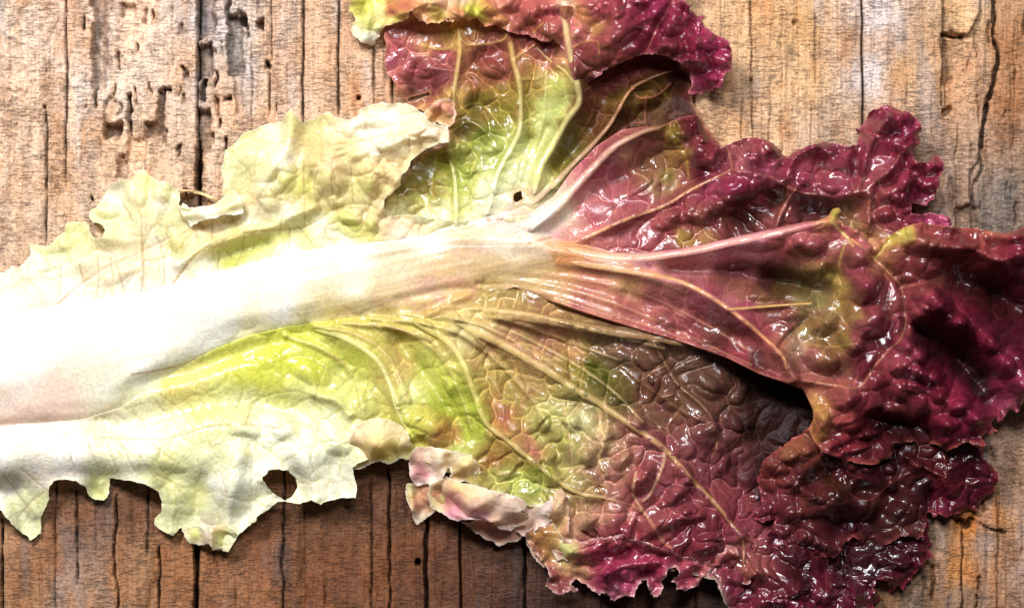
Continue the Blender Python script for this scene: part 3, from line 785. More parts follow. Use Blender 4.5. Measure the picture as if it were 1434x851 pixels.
UL_D = [(462,250,26,30,20,14,.9),(500,215,20,16,0,8),(520,250,20,30,-20,14,.8),(548,245,16,18,0,10,.8),(545,200,26,14,-10,10),(580,190,24,14,-20,10,.8),(605,190,16,10,-20,7,.8),(440,230,16,20,20,9),
 (490,305,18,12,0,12,.8),(520,314,10,12,0,8,.8),(400,250,16,24,20,10),(380,280,16,20,0,8),(340,220,22,30,20,8),(520,170,36,14,-5,10),(485,180,20,12,0,6),(470,200,14,12,0,6),
 (90,340,24,14,-30,6),(150,290,18,18,0,6),(190,270,18,20,0,6),(225,270,14,16,0,6),(60,370,20,12,-20,5),(160,385,40,12,-20,4),(250,340,18,16,0,6),(440,270,12,16,0,7),(470,285,12,10,0,7),(410,300,14,12,0,6)]
UL_COL = [
 (-60,440,240,240,240),(0,430,242,242,240),(0,385,232,234,214),(40,365,236,238,214),(60,345,214,222,160),(90,330,214,220,140),(110,345,214,216,140),(80,385,234,236,214),(120,375,228,214,182),(160,370,228,208,176),(100,410,242,240,238),
 (130,290,222,228,150),(150,310,226,230,160),(160,270,236,236,214),(200,250,212,218,140),(200,290,224,218,160),(230,265,222,226,160),(225,285,236,234,220),(230,310,214,208,140),(200,340,220,200,150),(180,400,240,236,232),
 (250,300,220,218,150),(240,345,212,206,110),(215,335,236,234,220),(280,320,218,194,152),(310,320,218,198,156),(330,330,206,204,110),(340,350,176,188,50),(320,365,168,180,46),(360,345,180,190,60),(370,360,222,222,150),(290,350,226,222,150),(290,380,238,236,220),(350,385,240,240,236),(240,380,238,234,226),
 (320,230,210,212,150),(330,200,206,208,140),(340,250,208,206,140),(360,190,212,214,150),(370,240,206,206,140),(385,190,228,228,200),(408,160,212,216,130),(395,220,236,236,222),(375,260,234,232,210),(430,180,196,186,110),(450,165,204,204,120),(430,200,186,160,84),(440,215,200,170,100),(470,180,226,214,180),
 (500,175,238,238,232),(540,165,238,236,228),(520,150,230,230,190),(580,155,230,228,190),(600,190,232,210,190),(620,185,228,206,180),(560,190,234,228,196),(590,215,224,196,130),(530,200,238,234,220),
 (465,235,212,170,130),(460,260,216,196,110),(450,255,214,208,130),(480,225,204,180,120),(490,215,210,202,130),(520,240,214,180,120),(530,260,206,180,96),(550,250,216,180,120),(560,235,226,196,140),(510,260,202,204,96),(535,280,206,182,130),
 (400,260,208,206,100),(420,265,196,198,70),(380,270,210,196,110),(345,280,216,190,130),(360,290,226,214,180),(340,300,228,216,196),(430,280,200,180,90),(450,290,204,190,110),(470,270,214,190,120),(400,300,236,234,226),(410,320,222,224,150),(390,330,206,206,84),(430,320,212,214,110),
 (480,305,204,210,90),(495,315,196,206,60),(520,315,206,208,90),(505,295,224,204,150),(540,310,222,180,150),(450,320,236,236,220),(480,340,240,240,236),(560,330,236,220,206),(400,350,240,240,240),
 (600,300,222,216,170),(640,300,226,222,180),(620,270,196,200,110),(600,250,140,136,50),(700,300,230,226,190),
]
UL_V = [
 thin([(80,425),(115,395),(160,366),(190,355),(240,330)],1.4,(206,160,130),.6),thin([(82,370),(84,400)]),thin([(110,370),(116,400)]),thin([(135,355),(137,395),(130,425)]),thin([(153,360),(158,395)]),thin([(160,366),(170,395),(172,410)]),
 thin([(197,300),(198,350),(200,385),(196,415)],1.2),thin([(218,330),(228,360),(230,400)]),thin([(170,285),(185,310)]),thin([(240,400),(262,370),(283,350),(310,335),(350,325),(385,322),(430,316),(470,292),(500,285),(525,290),(542,305)],1.6,(186,160,90),.7,-1.5),
 thin([(305,350),(303,375)]),thin([(303,400),(305,360)]),thin([(343,325),(335,360),(325,380)]),thin([(295,310),(297,340)]),thin([(425,225),(427,315)],1.2),thin([(465,250),(468,290)]),thin([(492,235),(495,285)],1.2),thin([(445,240),(440,265),(450,295)]),
 thin([(535,215),(540,235),(546,240),(520,260)]),thin([(500,240),(515,250),(545,250)]),thin([(405,320),(405,350)]),thin([(420,320),(440,345)]),thin([(480,310),(500,325),(515,300)]),thin([(560,190),(580,200)]),thin([(470,215),(500,200),(540,190),(590,180)],1.3,(210,180,130)),
 thin([(380,265),(385,275),(392,265)]),thin([(250,330),(270,320),(280,345)],1.4,(196,160,100)),thin([(395,300),(392,325)]),thin([(350,385),(362,360)]),
]
UL_COL = [(x, y, *(np.array(c)*0.62+np.array((240, 228, 186))*0.38)) for x, y, *c in UL_COL]
L_up = Layer(UL_Z, UL_R, UL_D,
 big=[(0,400,2),(100,350,3),(200,300,3),(250,340,5),(340,230,3),(400,200,4),(460,250,9),(520,250,10),(560,200,9),(480,310,8),(380,280,6),(400,360,2),(300,350,4)],
 small=[(0,400,1),(150,350,1.2),(250,340,1.5),(340,230,1),(460,250,4),(540,230,5),(560,190,4),(480,310,3),(400,360,0.8),(380,280,2)],
 colours=UL_COL, veins=UL_V, net=0.7, seed=11, sb=40, ss=18, csoft=9)

P_low = [(-100,500),(-100,700),(0,716),(8,727),(24,746),(39,759),(53,748),(54,727),(60,716),(67,700),(68,684),(76,673),(92,671),(106,674),(118,682),(123,696),(130,700),(144,703),(150,697),(153,671),(180,673),(204,678),(218,688),(224,703),(222,720),(211,727),(214,737),(224,746),(240,752),(250,742),(256,750),(262,762),(276,766),(290,762),(295,773),(308,772),(319,775),(326,762),(332,752),(342,742),(359,731),(360,724),(375,714),(389,702),(404,703),(420,706),(436,700),(449,710),(458,702),(475,698),(498,697),(500,684),(497,668),(494,655),(520,640),(560,632),(600,650),(640,668),(680,690),(720,705),(760,712),(790,760),(850,790),(950,800),(1000,812),(1040,900),(1300,900),(1130,800),(1150,700),(1165,600),(1160,520),(1060,440),(900,400),(700,330),(500,370),(250,440),(0,470)]
hole_low = [(370,668),(378,660),(390,657),(404,661),(413,672),(414,684),(408,696),(398,700),(388,694),(376,684)]
P_h = [(1010,790),(1060,760),(1120,740),(1220,700),(1300,720),(1306,735),(1304,748),(1309,762),(1306,771),(1309,782),(1300,786),(1295,796),(1286,802),(1281,812),(1272,818),(1267,828),(1260,822),(1256,830),(1249,833),(1246,822),(1240,812),(1230,815),(1226,824),(1232,830),(1238,836),(1234,843),(1226,848),(1228,860),(1222,930),(1050,930),(1049,845),(1052,830),(1040,818),(1020,812),(1015,805)]
P_ur = [(700,330),(740,300),(775,275),(800,240),(835,205),(870,182),(900,178),(922,178),(947,166),(975,160),(984,170),(990,186),(1002,200),(1010,206),(1034,196),(1046,192),(1059,192),(1073,197),(1085,201),(1094,208),(1104,220),(1110,212),(1119,208),(1130,203),(1150,199),(1158,197),(1175,201),(1186,204),(1200,201),(1203,190),(1195,178),(1204,178),(1214,166),(1216,158),(1221,152),(1230,151),(1242,144),(1252,150),(1260,153),(1268,155),(1277,162),(1284,168),(1291,180),(1288,190),(1290,201),(1280,208),(1279,220),(1283,229),(1292,227),(1302,226),(1307,216),(1315,217),(1321,226),(1323,240),(1316,250),(1317,258),(1313,268),(1308,280),(1298,289),(1286,286),(1277,284),(1277,298),(1290,301),(1302,296),(1312,296),(1322,300),(1334,306),(1335,316),(1320,330),(1280,360),(1150,370),(1000,375),(850,372),(760,350),(700,345)]
P_mid = [(-100,450),(0,432),(100,420),(200,402),(300,374),(400,348),(480,336),(560,328),(650,312),(700,300),(740,306),(780,326),(830,346),(890,360),(950,366),(890,378),(830,392),(770,400),(720,402),(690,412),(660,440),(600,456),(560,453),(500,452),(440,460),(400,466),(350,478),(300,498),(250,525),(210,552),(170,578),(120,596),(60,600),(0,606),(-100,610)]
def under_mid(x, y, d, Z, C):
    m = sdf_poly(x, y, P_mid); Z = Z-26*sst(6, 34, m)
    return Z-22*sst(0, 22, sdf_poly(x, y, P_h)), C
def under_ur(x, y, d, Z, C):
    return Z-24*sst(4, 24, sdf_poly(x, y, P_ur)), C
O_low = sheet('lower_blade', P_low, L_low, M_leaf, extra=under_mid, holes=[hole_low], tooth=(1.2, 14, 0.5), curl=(3, 7), edgecol=(238,232,196,0.35,3.0))
P_up = [(-100,380),(0,380),(14,373),(8,371),(26,374),(40,355),(37,339),(52,343),(67,343),(76,333),(86,323),(90,312),(97,309),(118,309),(123,316),(128,330),(136,334),(143,331),(145,322),(140,314),(128,312),(121,302),(123,293),(131,290),(137,283),(145,268),(151,258),(163,254),(173,251),(183,253),(190,243),(199,234),(211,246),(222,254),(229,251),(243,260),(252,270),(252,285),(262,292),(290,292),(307,279),(312,267),(313,252),(308,238),(314,211),(331,197),(340,186),(352,181),(371,173),(396,169),(403,158),(408,152),(414,160),(424,171),(440,165),(459,156),(470,164),(490,166),(502,162),(503,154),(518,147),(533,143),(548,146),(561,143),(579,148),(593,159),(604,173),(628,179),(630,201),(612,204),(597,210),(586,218),(576,226),(574,238),(565,247),(561,261),(550,272),(540,282),(538,292),(546,302),(570,300),(640,310),(760,300),(760,360),(500,420),(250,470),(0,520),(-100,520)]
sheet('upper_frill', P_up, L_up, M_pale, extra=under_mid, tooth=(1.0, 12, 0.5), curl=(3, 6), edgecol=(240,236,200,0.4,3.0), label='pale yellow green ruffled upper edge')

# ---------- midrib
MR_Z = lambda x, y: idw_fast(x, y, [(-100,520,52),(0,440,40),(0,600,36),(0,520,58),(150,420,38),(150,500,62),(150,580,36),(300,375,40),(300,430,62),(300,485,38),(400,350,40),(400,400,60),(400,455,40),(500,335,42),(500,385,58),(500,445,42),(600,325,42),(600,370,58),(600,430,46),(600,455,36),(700,300,40),(700,350,58),(700,400,48),(700,440,40),(800,350,62),(800,400,52),(900,380,58),(900,430,46)], 3, 48)[0]*1.15
class MidL(Layer):
    def height(s, X, Y, full=False):
        Z = MR_Z(X, Y)
        for r in s.ridges: pass
        add_ridges(X, Y, Z, s.ridges)
        # long strings along the rib
        ang = (Y-(470-0.22*X))
        str_ = fbm(X*0.03+3, ang, 9, 88, 3)
        Z += str_*0.6*sst(250, 600, X)+fbm(X*0.02, ang, 30, 89, 2)*0.8
        z0 = X*0
        return (Z, z0+30, z0+30, z0, z0) if full else Z
MR_COL = [(x, y, a*0.92, b*0.895, c*0.855) for x, y, a, b, c in [(-80,500,240,240,238),(0,450,242,242,242),(0,520,238,238,234),(0,570,228,212,200),(0,600,222,188,172),(80,560,226,204,190),(80,600,222,190,176),(50,490,242,240,238),(150,540,236,238,222),(150,590,228,214,178),(200,440,242,242,242),(200,510,240,242,234),(220,560,226,224,170),(300,400,242,242,242),(300,460,240,242,236),(180,560,230,230,190),  # lower flank warmer and darker: its shading is put into the colour
 (400,370,242,242,242),(400,430,240,240,236),(420,455,232,226,196),(500,350,240,240,240),(500,400,236,232,214),(500,440,222,206,150),(560,380,226,216,184),(560,420,216,188,140),(600,340,234,232,220),(600,400,212,184,146),(560,450,210,190,120),
 (640,380,206,176,138),(640,430,200,170,110),(700,340,222,214,196),(700,380,206,180,132),(720,310,218,200,190),(700,410,190,160,96),(760,340,222,206,182),(760,380,206,180,130),(760,410,196,158,104),(720,440,186,152,92),(820,370,204,164,126),(480,444,204,184,110),(540,446,198,172,100),(600,448,192,160,92),(640,420,206,172,112),(430,452,220,208,156),(360,466,226,220,180),(560,400,226,204,160),(620,385,216,186,140),(820,420,184,130,96),(660,460,196,170,104),(800,355,200,140,84)]]
MR_R = [([(600,440),(700,398),(778,423),(841,444)],5,4,6,5),([(560,420),(640,405),(700,418),(760,430)],-5,-6,8,7),([(580,455),(640,425),(700,430)],5,5,8,8),([(670,398),(720,400),(760,412)],-8,-5,4,4),
 ([(620,330),(700,335),(800,355),(860,362)],4,6,12,10),([(690,440),(740,445)],-4,-4,5,5),([(-90,604),(0,610)],-6,-6,16,16),([(780,345),(790,385)],-3,-1,9,6)]
L_mid = MidL([(0,0,50)], MR_R, colours=MR_COL, veins=[
 thin([(185,524),(240,514),(300,494),(350,474),(400,462),(440,458)],1.3,(176,140,96),.75,-3.0),
 thin([(0,606),(60,596),(110,596),(120,600)],2.6,(196,150,120),.6,-4),
 thin([(768,342),(776,356),(784,384)],5.5,(190,134,66),.5,-1),thin([(776,388),(830,400)],2,(150,110,50),.7,-2),thin([(740,340),(776,332),(794,330)],1.8,(150,104,40),.8,-2),
 *[([(x0, y0), (x0+150, y0-38), (x0+330, y0-74), (x1, y1)], 1.0, (206,196,170), 0.34, -0.7) for x0, y0, x1, y1 in ((60,470,640,340),(20,500,620,362),(120,505,660,380),(60,535,600,405),(150,530,640,420),(-60,560,560,425),(330,440,700,372))],
 thin([(677,398),(700,396),(740,408),(770,418)],1.6,(140,120,30),.7,-3),thin([(600,345),(760,345)],1.2,(238,232,214),.5,1),
 thin([(640,350),(650,345)],1,(230,200,180),.5,0),
], seed=23, net=0)
def mid_edge(x, y, d, Z, C):
    lowside = y > np.interp(x, [-100,0,100,200,300,400,500,600,700,760,830,950], [530,519,510,481,436,407,393,388,353,358,368,366])
    z30 = np.full(x.shape, 30.0); z0 = z30*0
    Zn = np.zeros(x.shape); Cn = np.zeros(C.shape)
    east = x > 680
    upr = (y < 338)
    for LL, m in ((L_low, lowside & ~east), (L_up, ~lowside & ~east), (L_ur, east & upr), (L_g, east & ~upr)):
        if m.any():
            Zn[m] = LL.height(x[m], y[m]); Cn[m] = LL.colour(x[m], y[m], z30[m], z30[m], z0[m], z0[m])
    kk = 1-sst(0, np.where(lowside, 40, 24), d)
    # the rib sinks into the tissue at its far end
    tail = sst(740, 930, x)
    Zt = Z*(1-kk)+(Zn-2.5)*kk
    Zt = Zt*(1-tail)+(Zn+5*(1-kk)-2.5*kk)*tail
    kc = np.maximum((1-sst(0, 18, d))*0.9, sst(700, 860, x)*0.9)
    return Zt, C*(1-kc[:, None])+Cn*kc[:, None]
bpy.context.view_layer.update()

def vset(lst, L, **kw):
    for e in lst:
        pts, w0, w1, h, c = e[:5]; c2 = e[5] if len(e) > 5 else None
        vein(pts, w0, w1, h, L, c, col2=c2, **kw)
vset([
 ([(640,452),(700,480),(760,515),(806,545),(840,565),(885,596),(930,628),(968,671),(1003,706),(1038,748),(1074,766)],8.5,3.5,6,(210,186,120),(180,134,86)),
 ([(580,452),(625,476),(648,507),(663,547),(681,592),(708,614),(735,636),(770,664),(806,688),(841,695),(883,706)],6.5,3,5,(208,192,120),(196,160,110)),
 ([(440,462),(462,465),(496,480),(529,505),(547,540),(558,578),(578,612)],6,3,4,(214,204,140),(206,196,150)),
 ([(690,436),(740,444),(800,455),(860,465),(930,476),(1000,488)],9,6,7,(196,164,112),(150,108,76)),
 ([(1038,748),(1042,770),(1040,790)],3.5,2,2.5,(176,128,84)),
], L_low, parent=O_low)

# ---------- upper lobe
TL_Z = [(540,300,16),(600,260,14),(600,230,12),(640,300,34),(640,200,26),(640,120,28),(600,80,22),(560,90,18),(560,130,12),(600,160,16),(700,270,36),(700,200,26),(700,120,24),(680,60,36),(740,250,34),(740,160,26),(760,80,36),(790,120,46),(800,40,50),(820,160,26),(780,240,30),(860,160,16),(860,120,20),(900,120,22),(940,120,18),(960,160,14),(900,180,20),(980,200,8),(1010,215,4),(700,320,30),(800,280,24),(820,220,20)]
TL_COL = [
 (560,300,214,206,150),(580,280,200,196,110),(560,270,110,96,30),(600,260,132,130,44),(590,240,116,100,40),(600,290,214,206,150),(620,230,128,128,40),(620,300,222,216,180),(650,290,206,208,120),(660,300,224,222,180),(680,270,224,228,180),(650,260,176,188,84),(650,230,150,158,60),(660,210,156,166,70),
 (690,230,180,190,104),(700,210,170,184,90),(680,190,110,118,40),(650,170,100,84,30),(660,150,104,88,30),(680,140,128,110,40),(700,160,130,116,40),(700,130,140,112,44),(670,110,150,96,50),(690,80,156,76,56),(700,100,150,84,52),(670,80,120,64,30),
 (660,60,176,120,70),(640,60,190,150,84),(600,60,190,134,84),(570,60,184,110,84),(560,80,166,84,78),(545,92,174,104,104),(560,105,184,110,90),(560,120,184,124,90),(590,90,160,80,74),(610,100,130,62,60),(600,120,120,54,54),(580,130,90,44,40),(620,80,164,88,70),(600,140,130,80,40),
 (610,150,190,140,80),(630,130,186,150,84),(600,155,200,160,100),(620,165,190,140,76),(560,140,150,110,80),(640,40,184,140,60),
 (740,60,156,84,52),(760,60,150,76,48),(740,90,150,108,50),(750,120,146,118,52),(740,150,140,120,48),(745,180,150,140,60),(730,80,160,110,60),(770,90,168,110,70),(760,110,176,150,84),(780,120,180,180,90),(790,150,190,198,110),(770,150,196,206,120),(760,180,200,210,130),(740,220,214,220,150),(750,200,196,206,120),(730,250,220,224,170),(760,240,206,206,130),(745,270,216,196,150),(720,300,224,206,180),
 (700,290,226,222,180),(690,300,226,222,190),(800,60,204,150,110),(800,180,104,84,30),(790,210,92,80,26),(780,230,110,96,30),(820,150,110,66,34),(840,120,124,60,40),(860,100,134,64,44),(880,90,146,66,44),(900,86,136,60,40),(930,90,120,54,36),(830,180,96,64,28),(850,150,100,72,30),(870,140,96,72,28),(890,160,86,58,26),(900,130,96,70,26),(920,110,96,64,26),(940,120,64,34,18),(950,150,56,28,16),(930,140,90,62,24),(860,190,92,52,26),(880,170,80,46,24),(970,170,70,34,24),(990,190,130,70,50),(975,130,110,46,40),
]
TLR = [
 ([(641,42),(644,67),(640,100),(634,134),(630,167),(631,219),(637,253),(638,309)],8,4,9,6),
 ([(712,47),(719,85),(728,125),(728,179),(716,208),(698,242),(683,297)],9,4,10,8),
 ([(790,0),(795,60),(808,110),(812,143),(794,168),(772,208),(756,237),(750,264)],18,9,12,12),
 ([(590,100),(600,130),(580,140)],-8,-6,18,16),([(670,150),(700,155)],-9,-6,18,14),([(675,80),(700,72)],-8,-6,12,10),([(650,175),(670,190)],-6,-5,10,8),
 ([(545,280),(580,255),(620,225)],-8,-4,14,12),([(790,230),(830,170),(850,120)],-10,-8,16,16),([(880,180),(920,150),(950,130)],-8,-8,18,16),
 ([(780,262),(800,232),(850,180),(880,130),(905,112),(950,96)],9,6,8,6),
 ([(768,180),(744,230),(735,255)],-6,-5,8,6),([(742,195),(735,215)],-8,-6,7,6),
]
TLV = [
 tan([(641,42),(655,62),(700,58),(712,47)],1.6,(196,160,90)),tan([(590,62),(620,68),(644,60)],2.2,(196,160,84)),tan([(664,56),(665,40)],1.2,(200,160,90)),tan([(644,100),(600,95),(575,100)],1.0,(200,130,110),.4),
 tan([(634,160),(660,145),(680,150),(700,175),(715,200)],1.4,(176,160,80),.7),tan([(632,185),(655,170),(675,180),(695,200)],1.2,(160,150,70),.6),tan([(719,85),(735,72),(750,62)],1.2,(190,150,90)),tan([(728,112),(755,110),(768,100)],1.2,(180,150,80)),
 tan([(765,100),(763,150),(756,190),(740,240)],1.4,(206,200,120),.7),tan([(680,245),(690,270)],1,(160,150,60),.5),thin([(575,240),(600,255),(610,285)]),thin([(600,230),(630,250)]),thin([(560,270),(590,290),(600,310)]),thin([(660,230),(675,250),(690,255)]),thin([(605,300),(590,275)]),
 thin([(655,260),(665,285),(690,290)]),thin([(676,215),(678,235)],1,(120,110,50)),
 tan([(884,120),(895,136),(920,133),(940,116)],1.1,(186,120,76),.7),tan([(905,134),(904,170)],1.1,(176,110,66),.7),tan([(818,128),(835,115),(852,104),(860,90)],1.3,(186,110,80),.7),tan([(858,118),(880,120)],1.0,(176,110,76),.6),tan([(812,190),(830,160),(835,135)],1,(150,96,50),.5),
 tan([(840,190),(860,170)],1,(150,96,56),.5),tan([(870,185),(885,172),(905,170)],1.1,(170,110,70),.6),
]
L_top = Layer(TL_Z, TLR, [(655,130,14,20,20,7),(690,95,20,14,20,8),(600,95,22,14,-20,8),(570,95,14,18,10,7),(650,205,12,12,0,5),(655,240,14,12,0,6),(690,205,20,12,-20,6),(620,155,16,12,-20,10,.8),(600,155,14,10,-20,9,.8),(625,135,10,14,0,7),(720,150,10,20,0,4),(780,90,14,12,0,5),(910,140,20,18,0,6),(870,150,18,16,0,6),(580,290,14,10,-20,6),(610,280,12,10,0,6),(590,262,10,9,0,5)],
 big=[(600,100,5),(600,280,6),(680,140,6),(740,100,5),(700,230,4),(780,160,1),(850,150,6),(930,130,6),(760,240,1)], small=[(600,100,3),(600,280,3),(680,140,3),(700,230,2),(740,100,2.5),(780,160,.5),(850,150,2),(930,130,2.5)],
 colours=TL_COL, veins=TLV, net=0.9, seed=31, sb=34, ss=16, csoft=7)
P_tl = [(530,300),(533,285),(561,255),(576,232),(596,212),(622,205),(625,182),(604,172),(592,156),(575,148),(566,143),(575,135),(600,128),(600,132),(575,140),(556,136),(554,128),(553,118),(546,108),(540,102),(537,81),(540,60),(536,50),(540,35),(600,20),(700,20),(800,10),(880,60),(950,80),(968,108),(971,141),(982,162),(992,178),(1000,187),(1010,201),(1004,212),(980,214),(930,215),(860,260),(800,320),(760,350),(620,360),(540,340)]
hole_tl = [(720,272),(729,268),(732,278),(724,283),(719,281)]
O_top = sheet('upper_lobe', P_tl, L_top, M_leaf, extra=under_ur, holes=[hole_tl], tooth=(0.8, 14, 0.4), curl=(2, 5), edgecol=(214,150,110,0.5,2.2))
vset([
 ([(641,42),(644,67),(640,100),(634,134),(630,167),(631,219),(637,253),(640,312)],4.5,4,4,(196,164,92),(210,206,150)),
 ([(712,46),(719,85),(728,125),(728,179),(716,208),(698,242),(683,300)],5.5,4,4.5,(196,164,84),(226,222,176)),
 ([(750,65),(770,85),(793,103),(806,122)],2.6,2.2,2.4,(204,174,104)),
 ([(786,-80),(786,0),(795,60),(806,110),(811,143),(794,168),(772,208),(756,237),(748,272)],6,6,5,(216,190,144),(208,206,128)),
], L_top, parent=O_top)
vset([
 ([(560,340),(650,318),(700,305),(745,284),(775,257),(800,232),(850,180),(880,130),(905,112),(950,97),(966,104)],8,1.8,6,(222,196,176),(176,110,60)),
], L_top, zoff=3, parent=O_top)

# crimson and yellow frill folding over the top of the upper lobe
TF_Z = [(490,-60,20),(490,20,24),(510,50,22),(530,30,34),(600,-20,60),(600,20,56),(660,10,60),(700,30,58),(760,30,56),(700,-60,60),(800,60,56),(860,60,84),(860,10,90),(920,60,76),(920,10,80),(960,70,64),(985,60,54),(1015,80,48),(1000,110,44),(975,128,36),(960,0,60),(985,20,40),(850,-60,80),(830,110,56),(900,82,84),(940,86,78)]
TF_COL = [
 (500,10,216,216,90),(510,30,226,226,130),(495,40,236,232,190),(515,50,238,236,210),(530,20,226,214,150),(525,5,206,210,90),(540,30,216,190,110),(550,15,190,110,60),(570,10,196,120,70),(560,30,206,200,90),(590,20,200,140,90),(590,-10,220,190,160),(620,10,214,170,130),(610,25,196,170,80),(640,20,196,130,80),(650,0,206,180,150),
 (657,15,200,200,70),(665,20,196,190,60),(685,15,196,130,70),(700,5,206,140,110),(690,35,180,120,60),(720,20,190,110,84),(740,10,196,104,76),(750,30,170,80,50),(740,45,160,90,50),(770,20,186,90,70),(760,50,150,80,40),(790,10,224,190,160),(800,50,204,150,110),(785,40,196,110,84),
 (815,20,184,120,60),(830,10,186,90,80),(810,50,190,104,90),(830,40,172,130,70),(850,10,170,60,64),(840,60,166,76,66),(850,80,158,80,60),(870,40,156,56,60),(870,80,150,60,50),(900,60,140,30,54),(890,20,150,36,60),(910,10,166,36,84),(930,20,156,24,74),(920,50,130,20,50),(935,65,150,60,60),(945,45,150,40,66),
 (960,30,156,34,70),(950,80,140,40,50),(960,60,140,26,50),(960,90,120,16,44),(980,60,166,24,74),(985,85,150,14,60),(1000,60,166,26,80),(1015,80,166,26,76),(1005,100,170,24,80),(990,120,180,60,96),(975,130,186,76,104),(1010,120,174,40,90),(980,20,170,40,80),(940,-20,160,30,80),(820,80,140,60,44),(825,110,120,70,40),
 (700,-60,196,120,100),(860,-60,160,50,70),(600,-60,200,140,100),
]
L_tf = Layer(TF_Z, [([(565,30),(600,10),(640,18)],8,8,14,14),([(500,-20),(515,20),(510,50)],8,5,9,8),([(530,40),(550,28),(577,20)],7,7,6,6),([(650,-20),(645,15)],-8,-7,6,5),([(790,-80),(790,0),(798,60),(806,110)],6,4,8,7),([(944,0),(925,30),(913,55),(900,80)],-9,-7,7,6),([(830,40),(845,30),(855,0)],-8,-8,7,7),([(880,35),(900,20)],-5,-5,7,6),([(880,95),(905,80),(930,80)],-8,-8,8,8)],
 [(855,15,17.6,15.4,20,14.4,.8),(820,14,17.6,13.2,20,9.6,.8),(866,45,39.6,24.2,-30,21.6,.8),(840,75,28.6,19.8,-30,12,.8),(812,45,15.4,24.2,10,10.8,.8),(915,25,15.4,17.6,20,13.2,.8),(935,40,15.4,14.3,0,10.8,.8),(928,70,19.8,15.4,0,14.4,.8),(945,70,13.2,11,0,8.4,.8),(950,28,15.4,11,20,9.6,.8),
  (968,62,11,22,-10,14.4,.8),(988,62,19.8,14.3,30,13.2,.8),(984,86,14.3,14.3,0,15.6,.8),(1010,85,15.4,15.4,0,12,.8),(1000,110,17.6,13.2,20,9.6),(965,90,15.4,13.2,0,10.8,.8),(900,5,22,8.8,0,9.6,.8),(960,10,15.4,13.2,20,9.6),(985,25,11,8.8,0,6),
  (600,5,33,15.4,0,12,.8),(632,24,15.4,9.9,0,9.6,.8),(657,15,9.9,15.4,0,13.2,.8),(685,15,19.8,14.3,10,13.2,.8),(715,10,17.6,13.2,0,12,.8),(745,20,19.8,17.6,0,14.4,.8),(770,40,19.8,17.6,0,12,.8),(770,10,15.4,13.2,0,12,.8),(555,15,19.8,13.2,-20,10.8,.8),(580,20,11,8.8,0,7.2,.8),(700,30,13.2,8.8,0,7.2,.8)],
 big=[(500,20,3),(600,10,8),(700,10,9),(760,30,9),(850,40,9),(930,50,10),(1000,90,9)], small=[(500,20,1),(600,10,4),(700,10,5.5),(760,30,5),(850,40,6),(930,50,6),(1000,90,5)],
 colours=TF_COL, veins=[tan([(944,0),(925,30),(913,55),(900,80),(870,100),(845,120)],1.4,(196,110,84),.7,.5),tan([(803,68),(820,60),(835,62),(838,80)],1.6,(200,150,84),.6),tan([(665,-5),(690,15),(715,35)],1.2,(190,150,50),.6),tan([(760,35),(745,48)],1.2,(180,140,60),.6)], net=0.3, netcol=None, seed=41, sb=34, ss=16, csoft=6)
P_tf = [(486,-80),(491,0),(485,12),(495,24),(491,32),(489,42),(497,52),(505,60),(514,61),(523,65),(527,56),(533,52),(534,43),(540,38),(556,36),(572,28),(577,22),(584,30),(597,38),(612,36),(624,33),(636,34),(652,30),(657,32),(668,30),(676,38),(682,46),(688,38),(706,44),(716,48),(738,52),(752,58),(756,64),(775,58),(790,75),(800,110),(812,130),(824,120),(836,109),(851,99),(870,92),(892,82),(912,79),(935,84),(946,90),(954,96),(966,100),(966,122),(962,133),(975,134),(993,130),(1002,124),(1014,127),(1013,114),(1018,104),(1024,100),(1025,84),(1026,72),(1020,58),(1010,50),(1000,48),(988,38),(984,30),(988,22),(976,22),(968,16),(962,6),(950,2),(944,-10),(950,-80)]
sheet('upper_frill_fold', P_tf, L_tf, M_leaf, ruffle=(11, 13, 21), tooth=(1.6, 9, 1.0), curl=(-4, 6), edgecol=(226,150,150,0.45,1.8), zoff=0, label='crimson and yellow blistered frill folding over the upper lobe')
